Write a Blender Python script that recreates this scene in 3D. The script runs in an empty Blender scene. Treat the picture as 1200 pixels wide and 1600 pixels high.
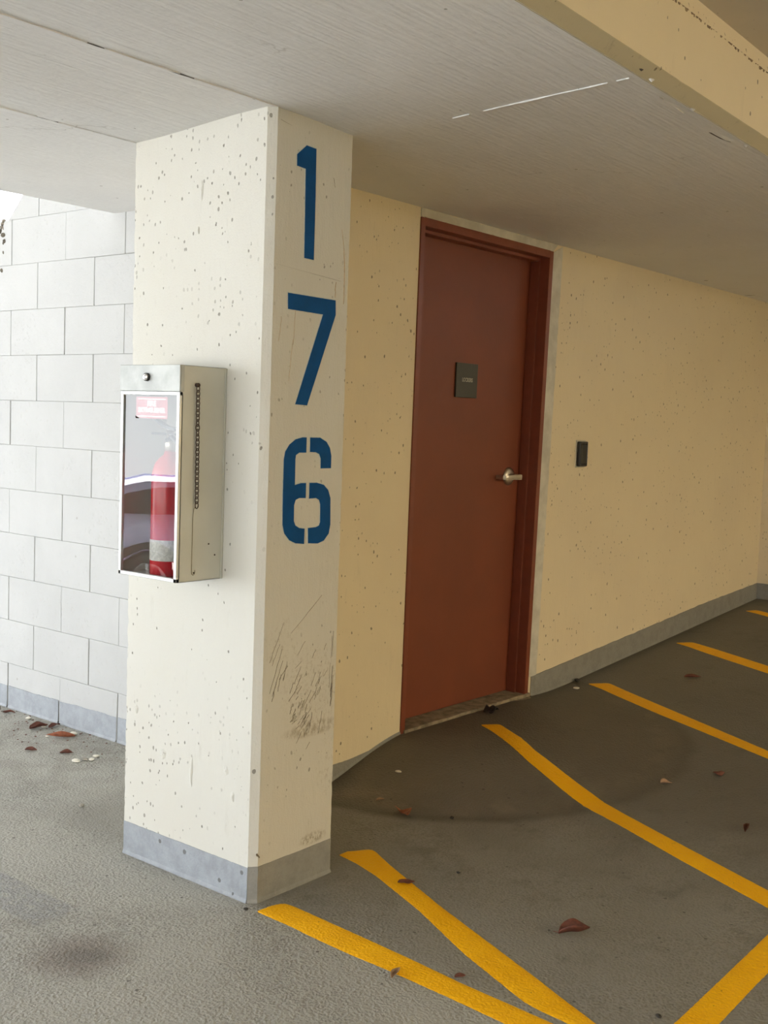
import bpy, bmesh, math, random
from mathutils import Vector, Matrix, noise
random.seed(7)
S = bpy.context.scene
COL = S.collection

# ------------------------------------------------------------------ camera
cam_d = bpy.data.cameras.new('camera'); cam = bpy.data.objects.new('camera', cam_d); COL.objects.link(cam)
CP = Vector((-2.27038, -2.27416, 1.39534)); YAW, PITCH, ROLL, FPX = 0.68032, -0.07789, 0.034963, 1794.57
fw = Vector((math.cos(YAW)*math.cos(PITCH), math.sin(YAW)*math.cos(PITCH), math.sin(PITCH)))
rt = Vector((math.sin(YAW), -math.cos(YAW), 0)); up = rt.cross(fw)
r2 = math.cos(ROLL)*rt + math.sin(ROLL)*up; u2 = -math.sin(ROLL)*rt + math.cos(ROLL)*up
M = Matrix((( r2.x, u2.x, -fw.x), (r2.y, u2.y, -fw.y), (r2.z, u2.z, -fw.z))).to_4x4(); M.translation = CP
cam.matrix_world = M
cam_d.sensor_fit = 'VERTICAL'; cam_d.sensor_height = 36; cam_d.lens = FPX/1600*36; cam_d.clip_start = .05; cam_d.clip_end = 300
S.camera = cam
# ------------------------------------------------------------------ light
S.view_settings.view_transform = 'Standard'; S.view_settings.look = 'None'; S.view_settings.gamma = 1
S.view_settings.use_curve_mapping = False
S.view_settings.exposure = -0.55
W = bpy.data.worlds.new('sky'); S.world = W; W.use_nodes = True
bg = W.node_tree.nodes['Background']; bg.inputs[0].default_value = (.93, .965, 1, 1); bg.inputs[1].default_value = 10.0
S.cycles.use_denoising = True; S.cycles.max_bounces = 10; S.cycles.diffuse_bounces = 6
S.cycles.sample_clamp_indirect = 10
LAMP_COL = (1.0, .84, .56); LAMP_W = 430
sun_d = bpy.data.lights.new('sun', 'SUN'); sun_d.energy = 68; sun_d.angle = .02; sun_d.color = (1, .95, .87)
sun = bpy.data.objects.new('sun', sun_d); COL.objects.link(sun); sun.location = (-8, 8, 12)
sun.rotation_euler = Vector((-.45, .55, .75)).to_track_quat('Z', 'Y').to_euler()

# ------------------------------------------------------------------ node helpers
class N:
    def __init__(s, name):
        s.m = bpy.data.materials.new(name); s.m.use_nodes = True; s.t = s.m.node_tree
        s.b = s.t.nodes['Principled BSDF']
        s.co = s.t.nodes.new('ShaderNodeTexCoord').outputs['Object']
    def n(s, typ, **k):
        nd = s.t.nodes.new(typ)
        for a, v in k.items(): setattr(nd, a, v)
        return nd
    def put(s, sock, v):
        if isinstance(v, bpy.types.NodeSocket): s.t.links.new(v, sock)
        else:
            if sock.type == 'RGBA' and len(v) == 3: v = (*v, 1)
            sock.default_value = v
    def math(s, op, a, b=0.0, c=0.0, clamp=False):
        nd = s.n('ShaderNodeMath', operation=op, use_clamp=clamp)
        s.put(nd.inputs[0], a); s.put(nd.inputs[1], b); s.put(nd.inputs[2], c); return nd.outputs[0]
    def noise(s, scale, detail=3, rough=.55, vec=None, dist=0):
        nd = s.n('ShaderNodeTexNoise'); s.put(nd.inputs['Vector'], vec or s.co)
        nd.inputs['Scale'].default_value = scale; nd.inputs['Detail'].default_value = detail
        nd.inputs['Roughness'].default_value = rough; nd.inputs['Distortion'].default_value = dist
        return nd.outputs['Fac']
    def scl(s, v, off=(0, 0, 0)):
        nd = s.n('ShaderNodeMapping'); s.put(nd.inputs['Vector'], s.co); nd.inputs['Scale'].default_value = v
        nd.inputs['Location'].default_value = off; return nd.outputs[0]
    def ramp(s, f, a, b):      # 0 below a, 1 above b (or reversed if a > b)
        nd = s.n('ShaderNodeMapRange', interpolation_type='SMOOTHSTEP'); s.put(nd.inputs[0], f)
        lo, hi = (a, b) if a < b else (b, a)
        nd.inputs[1].default_value = lo; nd.inputs[2].default_value = hi
        nd.inputs[3].default_value = 0.0 if a < b else 1.0; nd.inputs[4].default_value = 1.0 if a < b else 0.0
        return nd.outputs[0]
    def mix(s, f, a, b, blend='MIX'):
        nd = s.n('ShaderNodeMix', data_type='RGBA', blend_type=blend)
        s.put(nd.inputs[0], f); s.put(nd.inputs[6], a); s.put(nd.inputs[7], b); return nd.outputs[2]
    def xyz(s):
        nd = s.n('ShaderNodeSeparateXYZ'); s.put(nd.inputs[0], s.co); return nd.outputs
    def pits(s, scale, size, amount, vec=None):
        """scattered round holes: 1 inside a hole"""
        v = s.n('ShaderNodeTexVoronoi', feature='F1'); s.put(v.inputs['Vector'], vec or s.co)
        v.inputs['Scale'].default_value = scale
        sep = s.n('ShaderNodeSeparateColor'); s.put(sep.inputs[0], v.outputs['Color'])
        rad = s.math('MULTIPLY', s.math('MULTIPLY', sep.outputs[0], sep.outputs[0]), size)
        on = s.math('LESS_THAN', sep.outputs[1], amount)
        d = s.math('SUBTRACT', s.math('MULTIPLY', rad, on), v.outputs['Distance'])
        return s.ramp(d, 0, .03)
    def ellipse(s, cx, cy, rx, ry, ang=0, wob=.25, ws=9, inner=.3):
        x, y, z = s.xyz(); c, q = math.cos(ang), math.sin(ang)
        dx = s.math('SUBTRACT', x, cx); dy = s.math('SUBTRACT', y, cy)
        a = s.math('DIVIDE', s.math('ADD', s.math('MULTIPLY', dx, c), s.math('MULTIPLY', dy, q)), rx)
        b = s.math('DIVIDE', s.math('SUBTRACT', s.math('MULTIPLY', dy, c), s.math('MULTIPLY', dx, q)), ry)
        r = s.math('SQRT', s.math('ADD', s.math('MULTIPLY', a, a), s.math('MULTIPLY', b, b)))
        r = s.math('ADD', r, s.math('MULTIPLY', s.math('SUBTRACT', s.noise(ws), .5), wob*2))
        return s.ramp(r, 1.0, inner)
    def bump(s, h, dist, strength=1, prev=None):
        nd = s.n('ShaderNodeBump'); nd.inputs['Strength'].default_value = strength
        nd.inputs['Distance'].default_value = dist; s.put(nd.inputs['Height'], h)
        if prev is not None: s.t.links.new(prev, nd.inputs['Normal'])
        return nd.outputs[0]
    def done(s, col, rough=.8, normal=None, metal=0):
        s.put(s.b.inputs['Base Color'], col); s.put(s.b.inputs['Roughness'], rough)
        s.b.inputs['Metallic'].default_value = metal
        if normal is not None: s.t.links.new(normal, s.b.inputs['Normal'])
        return s.m

def plain(name, col, rough=.5, metal=0, var=.06, vs=20, bump=0, bs=60, spec=.5):
    k = N(name); k.b.inputs['Specular IOR Level'].default_value = spec; f = k.ramp(k.noise(vs, 4), .3, .7)
    c = k.mix(f, tuple(v*(1-var) for v in col), tuple(min(1, v*(1+var)) for v in col))
    nm = k.bump(k.noise(bs, 3), bump) if bump else None
    return k.done(c, rough, nm, metal)

def concrete(name, col, pit=.35, big=.10, grime=.25, bump=.0012, streak=(1, 1, .25), extra=None, col2=None):
    k = N(name)
    c2 = col2 or tuple(v*.93 for v in col)
    c = k.mix(k.ramp(k.noise(2.3, 5, .6), .35, .7), col, c2)
    c = k.mix(k.math('MULTIPLY', k.ramp(k.noise(14, 6, .7, k.scl(streak)), .60, .78), grime), c, (.30, .26, .20))
    warp = k.n('ShaderNodeVectorMath', operation='ADD')
    k.put(warp.inputs[0], k.co)
    nz = k.n('ShaderNodeTexNoise'); nz.inputs['Scale'].default_value = 40; k.put(nz.inputs['Vector'], k.co)
    sc = k.n('ShaderNodeVectorMath', operation='SCALE'); k.put(sc.inputs[0], nz.outputs['Color']); sc.inputs['Scale'].default_value = .010
    k.put(warp.inputs[1], sc.outputs[0])
    mp = k.n('ShaderNodeMapping'); k.put(mp.inputs[0], warp.outputs[0]); mp.inputs['Scale'].default_value = (1, 1, .7); mp.inputs['Location'].default_value = (.0345, .0345, 0)
    wv = mp.outputs[0]
    clus = k.ramp(k.noise(1.7, 2), .42, .62)
    p1 = k.pits(13, .115, big*1.2, wv); p2 = k.math('MULTIPLY', k.pits(75, .31, min(1, pit*1.2), wv), clus); p3 = k.pits(44, .235, .36, wv)
    p = k.math('MAXIMUM', k.math('MAXIMUM', p1, k.math('MULTIPLY', p2, .75)), k.math('MULTIPLY', p3, .85))
    c = k.mix(k.math('MULTIPLY', p, .82), c, (.10, .085, .06))
    if extra: c = extra(k, c)
    h = k.math('ADD', k.noise(30, 5, .65, k.scl(streak)), k.math('MULTIPLY', k.noise(160, 2), .25))
    nm = k.bump(h, bump); nm = k.bump(k.math('MULTIPLY', p, -1), .004, .8, nm)
    return k.done(c, .72, nm)

# ------------------------------------------------------------------ mesh helpers
def obj(name, bm, mat, parent=None, smooth=False, mats=None):
    me = bpy.data.meshes.new(name); bm.normal_update(); bm.to_mesh(me); bm.free()
    for m in (mats or [mat]): me.materials.append(m)
    if smooth:
        for p in me.polygons: p.use_smooth = True
    o = bpy.data.objects.new(name, me); COL.objects.link(o)
    if parent is not None: o.parent = parent
    return o
def tag(o, label=None, cat=None, group=None, kind=None):
    if label: o['label'] = label
    if cat: o['category'] = cat
    if group: o['group'] = group
    if kind: o['kind'] = kind
    return o
def struct(o, label=None): o['kind'] = 'structure'; \
    (label and o.__setitem__('label', label)); return o
def empty(name, loc=(0, 0, 0), rz=0):
    o = bpy.data.objects.new(name, None); COL.objects.link(o); o.location = loc; o.rotation_euler = (0, 0, rz)
    o.empty_display_size = .05; return o
def box(bm, x0, x1, y0, y1, z0, z1, bev=0, seg=2, mi=0):
    vs = [bm.verts.new((x, y, z)) for x in (x0, x1) for y in (y0, y1) for z in (z0, z1)]
    F = [(0, 1, 3, 2), (4, 6, 7, 5), (0, 4, 5, 1), (2, 3, 7, 6), (0, 2, 6, 4), (1, 5, 7, 3)]
    fs = [bm.faces.new([vs[i] for i in f]) for f in F]
    for f in fs: f.material_index = mi
    if bev:
        es = list({e for f in fs for e in f.edges})
        r = bmesh.ops.bevel(bm, geom=es, offset=bev, segments=seg, affect='EDGES', profile=.5)
        for f in r['faces']: f.material_index = mi
    return vs
def prism(bm, pts, lo, hi, axis='y', mi=0):
    """extrude a 2D outline; axis y: pts=(x,z), axis x: pts=(y,z), axis z: pts=(x,y)"""
    P = {'y': lambda a, b, t: (a, t, b), 'x': lambda a, b, t: (t, a, b), 'z': lambda a, b, t: (a, b, t)}[axis]
    A = [bm.verts.new(P(a, b, lo)) for a, b in pts]; B = [bm.verts.new(P(a, b, hi)) for a, b in pts]
    fs = [bm.faces.new(A), bm.faces.new(B[::-1])]
    n = len(pts)
    for i in range(n): fs.append(bm.faces.new((A[i], B[i], B[(i+1) % n], A[(i+1) % n])))
    for f in fs: f.material_index = mi
    bmesh.ops.recalc_face_normals(bm, faces=fs)
    return fs
def tube(bm, pts, r, seg=8, closed=False, mi=0):
    pts = [Vector(p) for p in pts]; n = len(pts); rings = []; prev = None
    R = r if isinstance(r, (list, tuple)) else [r]*n
    for i, p in enumerate(pts):
        a = pts[(i-1) % n] if (closed or i) else p; b = pts[(i+1) % n] if (closed or i < n-1) else p
        t = (b-a).normalized()
        if prev is None:
            prev = t.orthogonal().normalized()
        u = (prev - t*prev.dot(t)).normalized(); v = t.cross(u); prev = u
        rings.append([bm.verts.new(p + R[i]*(math.cos(2*math.pi*k/seg)*u + math.sin(2*math.pi*k/seg)*v)) for k in range(seg)])
    for i in range(n if closed else n-1):
        A, B = rings[i], rings[(i+1) % n]
        for k in range(seg):
            f = bm.faces.new((A[k], A[(k+1) % seg], B[(k+1) % seg], B[k])); f.smooth = True; f.material_index = mi
    if not closed:
        bm.faces.new(rings[0][::-1]).material_index = mi; bm.faces.new(rings[-1]).material_index = mi
def lathe(bm, prof, c=(0, 0, 0), axis='z', seg=32, mi=0):
    """prof = [(radius, height)...] around an axis through c"""
    def P(r, h, a):
        x, y = r*math.cos(a), r*math.sin(a)
        v = {'z': (x, y, h), 'y': (x, h, y), 'x': (h, x, y)}[axis]
        return (c[0]+v[0], c[1]+v[1], c[2]+v[2])
    R = []
    for r, h in prof:
        R.append([bm.verts.new(P(max(r, 1e-5), h, 2*math.pi*k/seg)) for k in range(seg)])
    fs = []
    for A, B in zip(R, R[1:]):
        for k in range(seg):
            f = bm.faces.new((A[k], A[(k+1) % seg], B[(k+1) % seg], B[k])); f.smooth = True; f.material_index = mi; fs.append(f)
    fs.append(bm.faces.new(R[0][::-1])); fs.append(bm.faces.new(R[-1]))
    for f in fs: f.material_index = mi
    bmesh.ops.recalc_face_normals(bm, faces=fs)
def nz(x, y=0, z=0, s=1): return noise.noise(Vector((x*s, y*s, z*s)))

# ------------------------------------------------------------------ ground heights
def ramp_z(x): return .0385*((x-.9)+math.sqrt((x-.9)**2+.1))
def fz(x, y):
    """parking floor: level on the left, climbing to the right, with a poured apron in front of the door"""
    r = ramp_z(min(x, 5.3)) if x > -3 else 0
    rho = math.hypot(x-1.76, y-.53)
    s = min(1, max(0, (.94-rho)/.55)); s = s*s*(3-2*s)*.5+s*.5
    return r+max(0, (.14-r))*s
PD, PW, PC = .333, .581, .02          # pillar depth, width, chamfer
YD = .53                              # door wall plane
XW = .746                             # block wall plane
def sm(a, b, x):
    t = min(1, max(0, (x-a)/(b-a))); return t*t*(3-2*t)
def zc(x, y):
    """soffit height"""
    return 2.243 - .028*sm(0, .58, y)*(1-sm(.34, .8, x)*(1-sm(.5, .75, y))) - .010*math.exp(-((x-.33)/.15)**2)*math.exp(-(y/.3)**2)
def riser_y(x): return -.985 + .039*max(-3, min(x, 5))

# ------------------------------------------------------------------ materials
CREAM = (.73, .66, .50)
WHITE = (.74, .74, .70)
def pillar_extra(k, c):
    x, y, z = k.xyz()
    # brown rub marks and grey tyre dirt low on the numbered face
    onf = k.ramp(y, .012, .004)
    def patch(cx, cz, rx, rz, ns, lo, hi, amt, col):
        nonlocal c
        a = k.math('DIVIDE', k.math('SUBTRACT', x, cx), rx); b = k.math('DIVIDE', k.math('SUBTRACT', z, cz), rz)
        r = k.math('ADD', k.math('MULTIPLY', a, a), k.math('MULTIPLY', b, b))
        m = k.math('MULTIPLY', k.ramp(r, 1, .2), k.ramp(k.noise(ns, 6, .75, k.scl((1.6, 1, 1))), lo, hi))
        c = k.mix(k.math('MULTIPLY', k.math('MULTIPLY', m, onf), amt), c, col)
    patch(.24, .475, .15, .028, 30, .40, .58, .6, (.25, .20, .13))
    patch(.23, .60, .16, .15, 60, .50, .62, .45, (.28, .23, .16))
    patch(.25, .135, .07, .022, 60, .42, .6, .7, (.22, .18, .12))
    patch(.10, .75, .10, .10, 40, .5, .66, .4, (.30, .25, .18))
    patch(.30, .35, .06, .12, 50, .5, .66, .4, (.30, .25, .18))
    return c
m_pillar = concrete('painted_concrete_pillar', (.575, .567, .515), pit=.4, big=.18, grime=.25, bump=.0024, extra=pillar_extra, col2=(.565, .55, .49))
m_wall = concrete('painted_concrete_wall', (.76, .67, .485), pit=.55, big=.16, grime=.12, bump=.0024, col2=(.73, .64, .47))
m_riser = concrete('painted_concrete_riser', (.88, .78, .57), pit=.12, big=.05, grime=.10, bump=.0008, col2=(.85, .75, .55))
m_chamfer = concrete('dusty_concrete_edge', (.55, .50, .36), pit=.3, big=.10, grime=.7, bump=.001)
m_upper = concrete('dull_ceiling_paint', (.55, .50, .42), pit=.1, big=.03, grime=.1, bump=.0008)

def ceiling_mat():
    k = N('board_marked_ceiling')
    c = k.mix(k.ramp(k.noise(1.5, 4), .3, .7), (.83, .83, .83), (.78, .78, .78))
    st = k.noise(9, 7, .72, k.scl((.6, 10, 1)), .5)
    c = k.mix(k.math('MULTIPLY', k.ramp(st, .55, .75), .3), c, (.86, .86, .84))
    p = k.pits(7, .10, .10); p2 = k.math('MULTIPLY', k.pits(22, .16, .08), .8)
    p = k.math('MAXIMUM', p, p2)
    c = k.mix(k.math('MULTIPLY', p, .7), c, (.16, .14, .11))
    # hairline crack
    v = k.n('ShaderNodeTexVoronoi', feature='DISTANCE_TO_EDGE'); v.inputs['Scale'].default_value = .8
    w = k.n('ShaderNodeVectorMath', operation='ADD'); k.put(w.inputs[0], k.co)
    q = k.n('ShaderNodeTexNoise'); q.inputs['Scale'].default_value = 5; q.inputs['Detail'].default_value = 6; k.put(q.inputs['Vector'], k.co)
    q2 = k.n('ShaderNodeVectorMath', operation='SCALE'); q2.inputs['Scale'].default_value = .35; k.put(q2.inputs[0], q.outputs['Color'])
    k.put(w.inputs[1], q2.outputs[0]); k.put(v.inputs['Vector'], w.outputs[0])
    cr = k.math('MULTIPLY', k.ramp(v.outputs['Distance'], .004, .0), k.ramp(k.noise(2), .5, .6))
    c = k.mix(k.math('MULTIPLY', cr, .35), c, (.3, .28, .25))
    nm = k.bump(st, .008, 1); nm = k.bump(k.noise(50, 5, .7), .0016, 1, nm); nm = k.bump(k.math('MULTIPLY', p, -1), .003, .8, nm)
    return k.done(c, .55, nm)
m_ceiling = ceiling_mat()

def band_mat(name, col, spk=.35):
    k = N(name); c = k.mix(k.ramp(k.noise(20, 6, .7), .35, .7), col, tuple(v*.80 for v in col))
    x, y, z = k.xyz()
    p = k.math('MAXIMUM', k.pits(30, .22, .3), k.pits(14, .12, .15))
    c = k.mix(k.math('MULTIPLY', p, .7), c, (.07, .065, .055))
    c = k.mix(k.math('MULTIPLY', k.ramp(k.noise(90, 3), .60, .72), spk), c, (.50, .48, .43))
    nm = k.bump(k.noise(70, 5, .7), .003); nm = k.bump(k.math('MULTIPLY', p, -1), .003, .7, nm)
    return k.done(c, .6, nm)
m_band = band_mat('grey_base_paint', (.270, .270, .255), .12)
m_band_b = band_mat('blue_grey_base_paint', (.31, .335, .365), .12)

def cmu_mat():
    k = N('white_painted_block')
    c = k.mix(k.ramp(k.noise(3, 4), .3, .7), (.455, .46, .455), (.425, .43, .425))
    p = k.math('MULTIPLY', k.pits(60, .45, .55), k.ramp(k.noise(1.9, 2), .48, .62))
    c = k.mix(k.math('MULTIPLY', p, .35), c, (.45, .44, .42))
    p1 = k.pits(16, .12, .12)
    c = k.mix(k.math('MULTIPLY', p1, .6), c, (.3, .28, .25))
    nm = k.bump(k.noise(50, 5, .65), .002); nm = k.bump(k.math('MULTIPLY', p, -1), .002, .6, nm)
    return k.done(c, .7, nm)
m_cmu = cmu_mat()
m_joint = plain('mortar_joint_paint', (.33, .33, .325), .8, bump=.001)

def floor_mat():
    k = N('parking_deck_coating'); x, y, z = k.xyz()
    base = k.mix(k.ramp(k.noise(1.3, 5, .6), .3, .7), (.350, .345, .305), (.315, .312, .280))
    # the bay on the right: smoother, greyer coating
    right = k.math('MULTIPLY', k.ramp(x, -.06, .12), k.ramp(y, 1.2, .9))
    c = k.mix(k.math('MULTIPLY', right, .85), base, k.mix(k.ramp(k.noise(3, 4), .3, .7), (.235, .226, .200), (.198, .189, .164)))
    # brown poured apron before the door
    ap = k.ellipse(1.76, .53, .97, .97, 0, .02, 5, .92)
    c = k.mix(k.math('MULTIPLY', ap, .8), c, k.mix(k.ramp(k.noise(5, 5), .3, .7), (.152, .128, .094), (.126, .104, .074)))
    rim = k.math('SUBTRACT', k.ellipse(1.76, .53, 1.02, 1.02, 0, .03, 7, .93), ap)
    c = k.mix(k.math('MULTIPLY', k.math('MAXIMUM', rim, 0), .75), c, (.075, .062, .042))
    rim2 = k.math('MULTIPLY', k.ramp(k.noise(6, 3), .45, .6), k.math('SUBTRACT', k.ellipse(1.76, .53, .93, .93, 0, .03, 7, .94), k.ellipse(1.76, .53, .86, .86, 0, .03, 7, .9)))
    c = k.mix(k.math('MULTIPLY', k.math('MAXIMUM', rim2, 0), .26), c, (.36, .31, .23))
    # tyre and dirt clouds, plus a painted dimming to the right
    cl = k.math('MULTIPLY', k.ramp(k.noise(2.1, 6, .68), .52, .68), k.ramp(k.noise(13, 5, .7), .40, .62))
    c = k.mix(k.math('MULTIPLY', cl, .45), c, (.085, .072, .05))
    dim_x = k.math('MULTIPLY', k.math('MULTIPLY', k.ramp(k.math('ADD', x, k.math('MULTIPLY', k.noise(1.6, 5, .65), 1.2)), 1.3, 2.3), right), .62)  # far right darkened in the colour, standing in for weaker lamplight
    c = k.mix(dim_x, c, (.088, .076, .055))
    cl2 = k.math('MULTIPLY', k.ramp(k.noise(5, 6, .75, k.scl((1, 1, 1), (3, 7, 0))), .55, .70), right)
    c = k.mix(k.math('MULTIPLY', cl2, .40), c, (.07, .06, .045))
    dl = k.math('MULTIPLY', k.ramp(y, .8, 1.5), k.ramp(k.noise(9, 6, .7), .42, .62))
    c = k.mix(k.math('MULTIPLY', dl, .35), c, (.17, .15, .115))
    # grime where the floor meets the walls
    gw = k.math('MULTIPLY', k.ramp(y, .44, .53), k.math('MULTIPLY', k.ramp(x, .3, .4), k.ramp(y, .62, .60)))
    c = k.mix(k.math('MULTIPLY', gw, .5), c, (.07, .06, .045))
    # round brown oil stain, and the faint darker repainted rectangle
    st = k.ellipse(-.52, .10, .19, .165, -.89, .18, 9, .25)
    c = k.mix(k.math('MULTIPLY', st, .62), c, (.135, .098, .075))
    st2 = k.ellipse(-.51, .08, .10, .07, -.89, .3, 20, .1)
    c = k.mix(k.math('MULTIPLY', st2, .4), c, (.06, .055, .05))
    dr = k.math('MULTIPLY', k.math('MULTIPLY', k.ramp(x, -.505, -.49), k.ramp(x, -.345, -.36)),
                k.math('MULTIPLY', k.ramp(y, .30, .36), k.ramp(y, 1.3, 1.2)))
    dr = k.math('MULTIPLY', dr, k.ramp(k.noise(40, 4, .7), .30, .55))
    c = k.mix(k.math('MULTIPLY', dr, .62), c, (.205, .215, .225))
    # little dark specks of grit
    sp = k.math('MAXIMUM', k.pits(60, .34, .12), k.pits(17, .12, .16))
    c = k.mix(k.math('MULTIPLY', sp, .75), c, (.05, .042, .035))
    # anti-slip grain
    v = k.n('ShaderNodeTexVoronoi', feature='SMOOTH_F1'); v.inputs['Scale'].default_value = 120; k.put(v.inputs['Vector'], k.co)
    h = k.math('ADD', k.math('MULTIPLY', k.noise(190, 3, .6), .9), v.outputs['Distance'])
    pock = k.math('MULTIPLY', k.ramp(h, .95, .62), k.ramp(k.noise(2.2, 3), .35, .6))
    c = k.mix(k.math('MULTIPLY', pock, .5), c, (.12, .11, .09))
    hh = k.math('MULTIPLY', h, k.math('SUBTRACT', 1.0, k.math('MULTIPLY', k.math('MAXIMUM', right, ap), .35)))
    nm = k.bump(hh, .0050, 1); nm = k.bump(k.noise(14, 4), .004, .5, nm)
    return k.done(c, .62, nm)
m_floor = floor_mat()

def yellow_mat():
    k = N('yellow_line_paint'); k.b.inputs['Specular IOR Level'].default_value = .15
    c = k.mix(k.ramp(k.noise(6, 5), .3, .7), (.95, .50, .008), (.90, .45, .006))
    c = k.mix(k.math('MULTIPLY', k.ramp(k.noise(16, 6, .75), .60, .75), .35), c, (.42, .22, .02))
    sp = k.pits(60, .25, .12); c = k.mix(k.math('MULTIPLY', sp, .6), c, (.12, .07, .02))
    v = k.n('ShaderNodeTexVoronoi', feature='SMOOTH_F1'); v.inputs['Scale'].default_value = 120; k.put(v.inputs['Vector'], k.co)
    h = k.math('ADD', k.math('MULTIPLY', k.noise(190, 3, .6), .9), v.outputs['Distance'])
    return k.done(c, .5, k.bump(h, .0028, .8))
m_yellow = yellow_mat()
def rust_mat():
    k = N('rust_red_door_paint'); c = k.mix(k.ramp(k.noise(3, 4), .3, .7), (.200, .048, .020), (.172, .042, .018))
    c = k.mix(k.math('MULTIPLY', k.pits(20, .10, .06), .7), c, (.04, .015, .01))
    return k.done(c, .52, k.bump(k.noise(90, 3), .0004))
m_door = rust_mat()
m_frame = plain('rust_red_frame_paint', (.200, .050, .024), .40, var=.06, bump=.0006, bs=40)
m_blue = plain('blue_stencil_paint', (.001, .062, .21), .6, spec=.12, var=.10, vs=15, bump=.0008, bs=60)
def halo_mat():
    k = N('blue_overspray'); f = k.ramp(k.noise(60, 3), .3, .7)
    c = k.mix(f, (.42, .50, .50), (.56, .56, .49)); return k.done(c, .7)
m_halo = halo_mat()
m_grout = plain('pale_grout', (.60, .585, .52), .85, var=.12, vs=12, bump=.003, bs=30)
m_sill = plain('worn_sill_concrete', (.24, .20, .14), .8, var=.35, vs=25, bump=.003, bs=50)
m_steel = plain('brushed_nickel', (.62, .58, .50), .30, 1, var=.08)
m_cab = plain('pale_enamelled_steel', (.50, .505, .455), .42, 0, var=.04, vs=6, bump=.0003, bs=30)
m_hdr = plain('worn_galvanised_steel', (.40, .415, .40), .5, .2, var=.14, vs=18, bump=.0015, bs=16)
m_rim = plain('satin_aluminium_trim', (.50, .51, .50), .35, .5, var=.05)
m_chrome = plain('polished_chrome', (.85, .85, .85), .12, 1, var=.02)
m_dark = plain('dark_void', (.03, .028, .025), .8)
m_chain = plain('rusty_chain_steel', (.060, .038, .026), .6, .5, var=.4, vs=90)
m_red = plain('extinguisher_red', (.52, .012, .022), .22, 0, var=.03)
m_black = plain('black_plastic', (.012, .013, .014), .35, bump=.0002)
m_lblpaper = plain('printed_paper', (.62, .60, .58), .5, var=.18, vs=120)
m_lbl = plain('faded_red_label', (.34, .018, .03), .4, var=.06)
m_white = plain('white_lettering', (.85, .84, .82), .5, var=.02)
m_sign = plain('dark_grey_sign_plastic', (.045, .045, .034), .5, var=.04)
m_signtxt = plain('grey_sign_lettering', (.42, .41, .36), .5, var=.02)
def glass_mat(name, ior, tint):
    k = N(name); t = k.t; t.nodes.remove(k.b)
    tr = k.n('ShaderNodeBsdfTransparent'); tr.inputs[0].default_value = (*tint, 1)
    gl = k.n('ShaderNodeBsdfGlossy'); gl.inputs['Roughness'].default_value = .0; gl.inputs[0].default_value = (1, 1, 1, 1)
    fr = k.n('ShaderNodeFresnel'); fr.inputs['IOR'].default_value = ior
    nm = k.bump(k.noise(5, 2), .0004, .5); t.links.new(nm, gl.inputs['Normal'])
    gb = k.n('ShaderNodeNewGeometry'); fac = k.math('MULTIPLY', fr.outputs[0], k.math('SUBTRACT', 1.0, gb.outputs['Backfacing']))
    mx = k.n('ShaderNodeMixShader'); t.links.new(fac, mx.inputs[0]); t.links.new(tr.outputs[0], mx.inputs[1]); t.links.new(gl.outputs[0], mx.inputs[2])
    t.links.new(mx.outputs[0], t.nodes['Material Output'].inputs[0]); return k.m
m_glass = glass_mat('clear_acrylic', 1.72, (.90, .91, .90))

# ------------------------------------------------------------------ structure: floor
def grid_axis(segs):
    out = []
    for a, b, d in segs:
        n = max(1, round((b-a)/d)); out += [a+(b-a)*i/n for i in range(n)]
    return out+[segs[-1][1]]
bm = bmesh.new()
gx = grid_axis([(-9, -1.2, .6), (-1.2, 3.2, .03), (3.2, 5.6, .12)])
gy = grid_axis([(-10, -1.6, .7), (-1.6, 1.0, .03), (1.0, 3.4, .2)])
G = [[bm.verts.new((x, y, fz(x, y))) for y in gy] for x in gx]
for i in range(len(gx)-1):
    for j in range(len(gy)-1):
        f = bm.faces.new((G[i][j], G[i+1][j], G[i+1][j+1], G[i][j+1])); f.smooth = True
edge = [G[i][0] for i in range(len(gx))] + [G[-1][j] for j in range(1, len(gy))] + [G[i][-1] for i in range(len(gx)-2, -1, -1)] + [G[0][j] for j in range(len(gy)-2, 0, -1)]
low = [bm.verts.new((v.co.x, v.co.y, -.30)) for v in edge]
for i in range(len(edge)):
    k = (i+1) % len(edge); bm.faces.new((edge[k], edge[i], low[i], low[k]))
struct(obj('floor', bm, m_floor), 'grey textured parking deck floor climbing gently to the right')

# driveway sloping down and the yard outside
m_asph = plain('weathered_concrete_paving', (.48, .47, .44), .9, var=.15, vs=8, bump=.004, bs=80)
bm = bmesh.new(); prism(bm, [(3.4, .0), (3.4, -.3), (3.6, -1.0), (13, -1.0), (13, -.86), (6.6, -.86)], -9, .70, 'x')
struct(obj('driveway', bm, plain('dark_asphalt', (.16, .16, .155), .9, var=.15, vs=8, bump=.004, bs=80)))
bm = bmesh.new(); prism(bm, [(-22, -14), (20, -14), (20, 16), (-22, 16)], -1.10, -1.0, 'z')
struct(obj('ground_outside', bm, m_asph))

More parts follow.
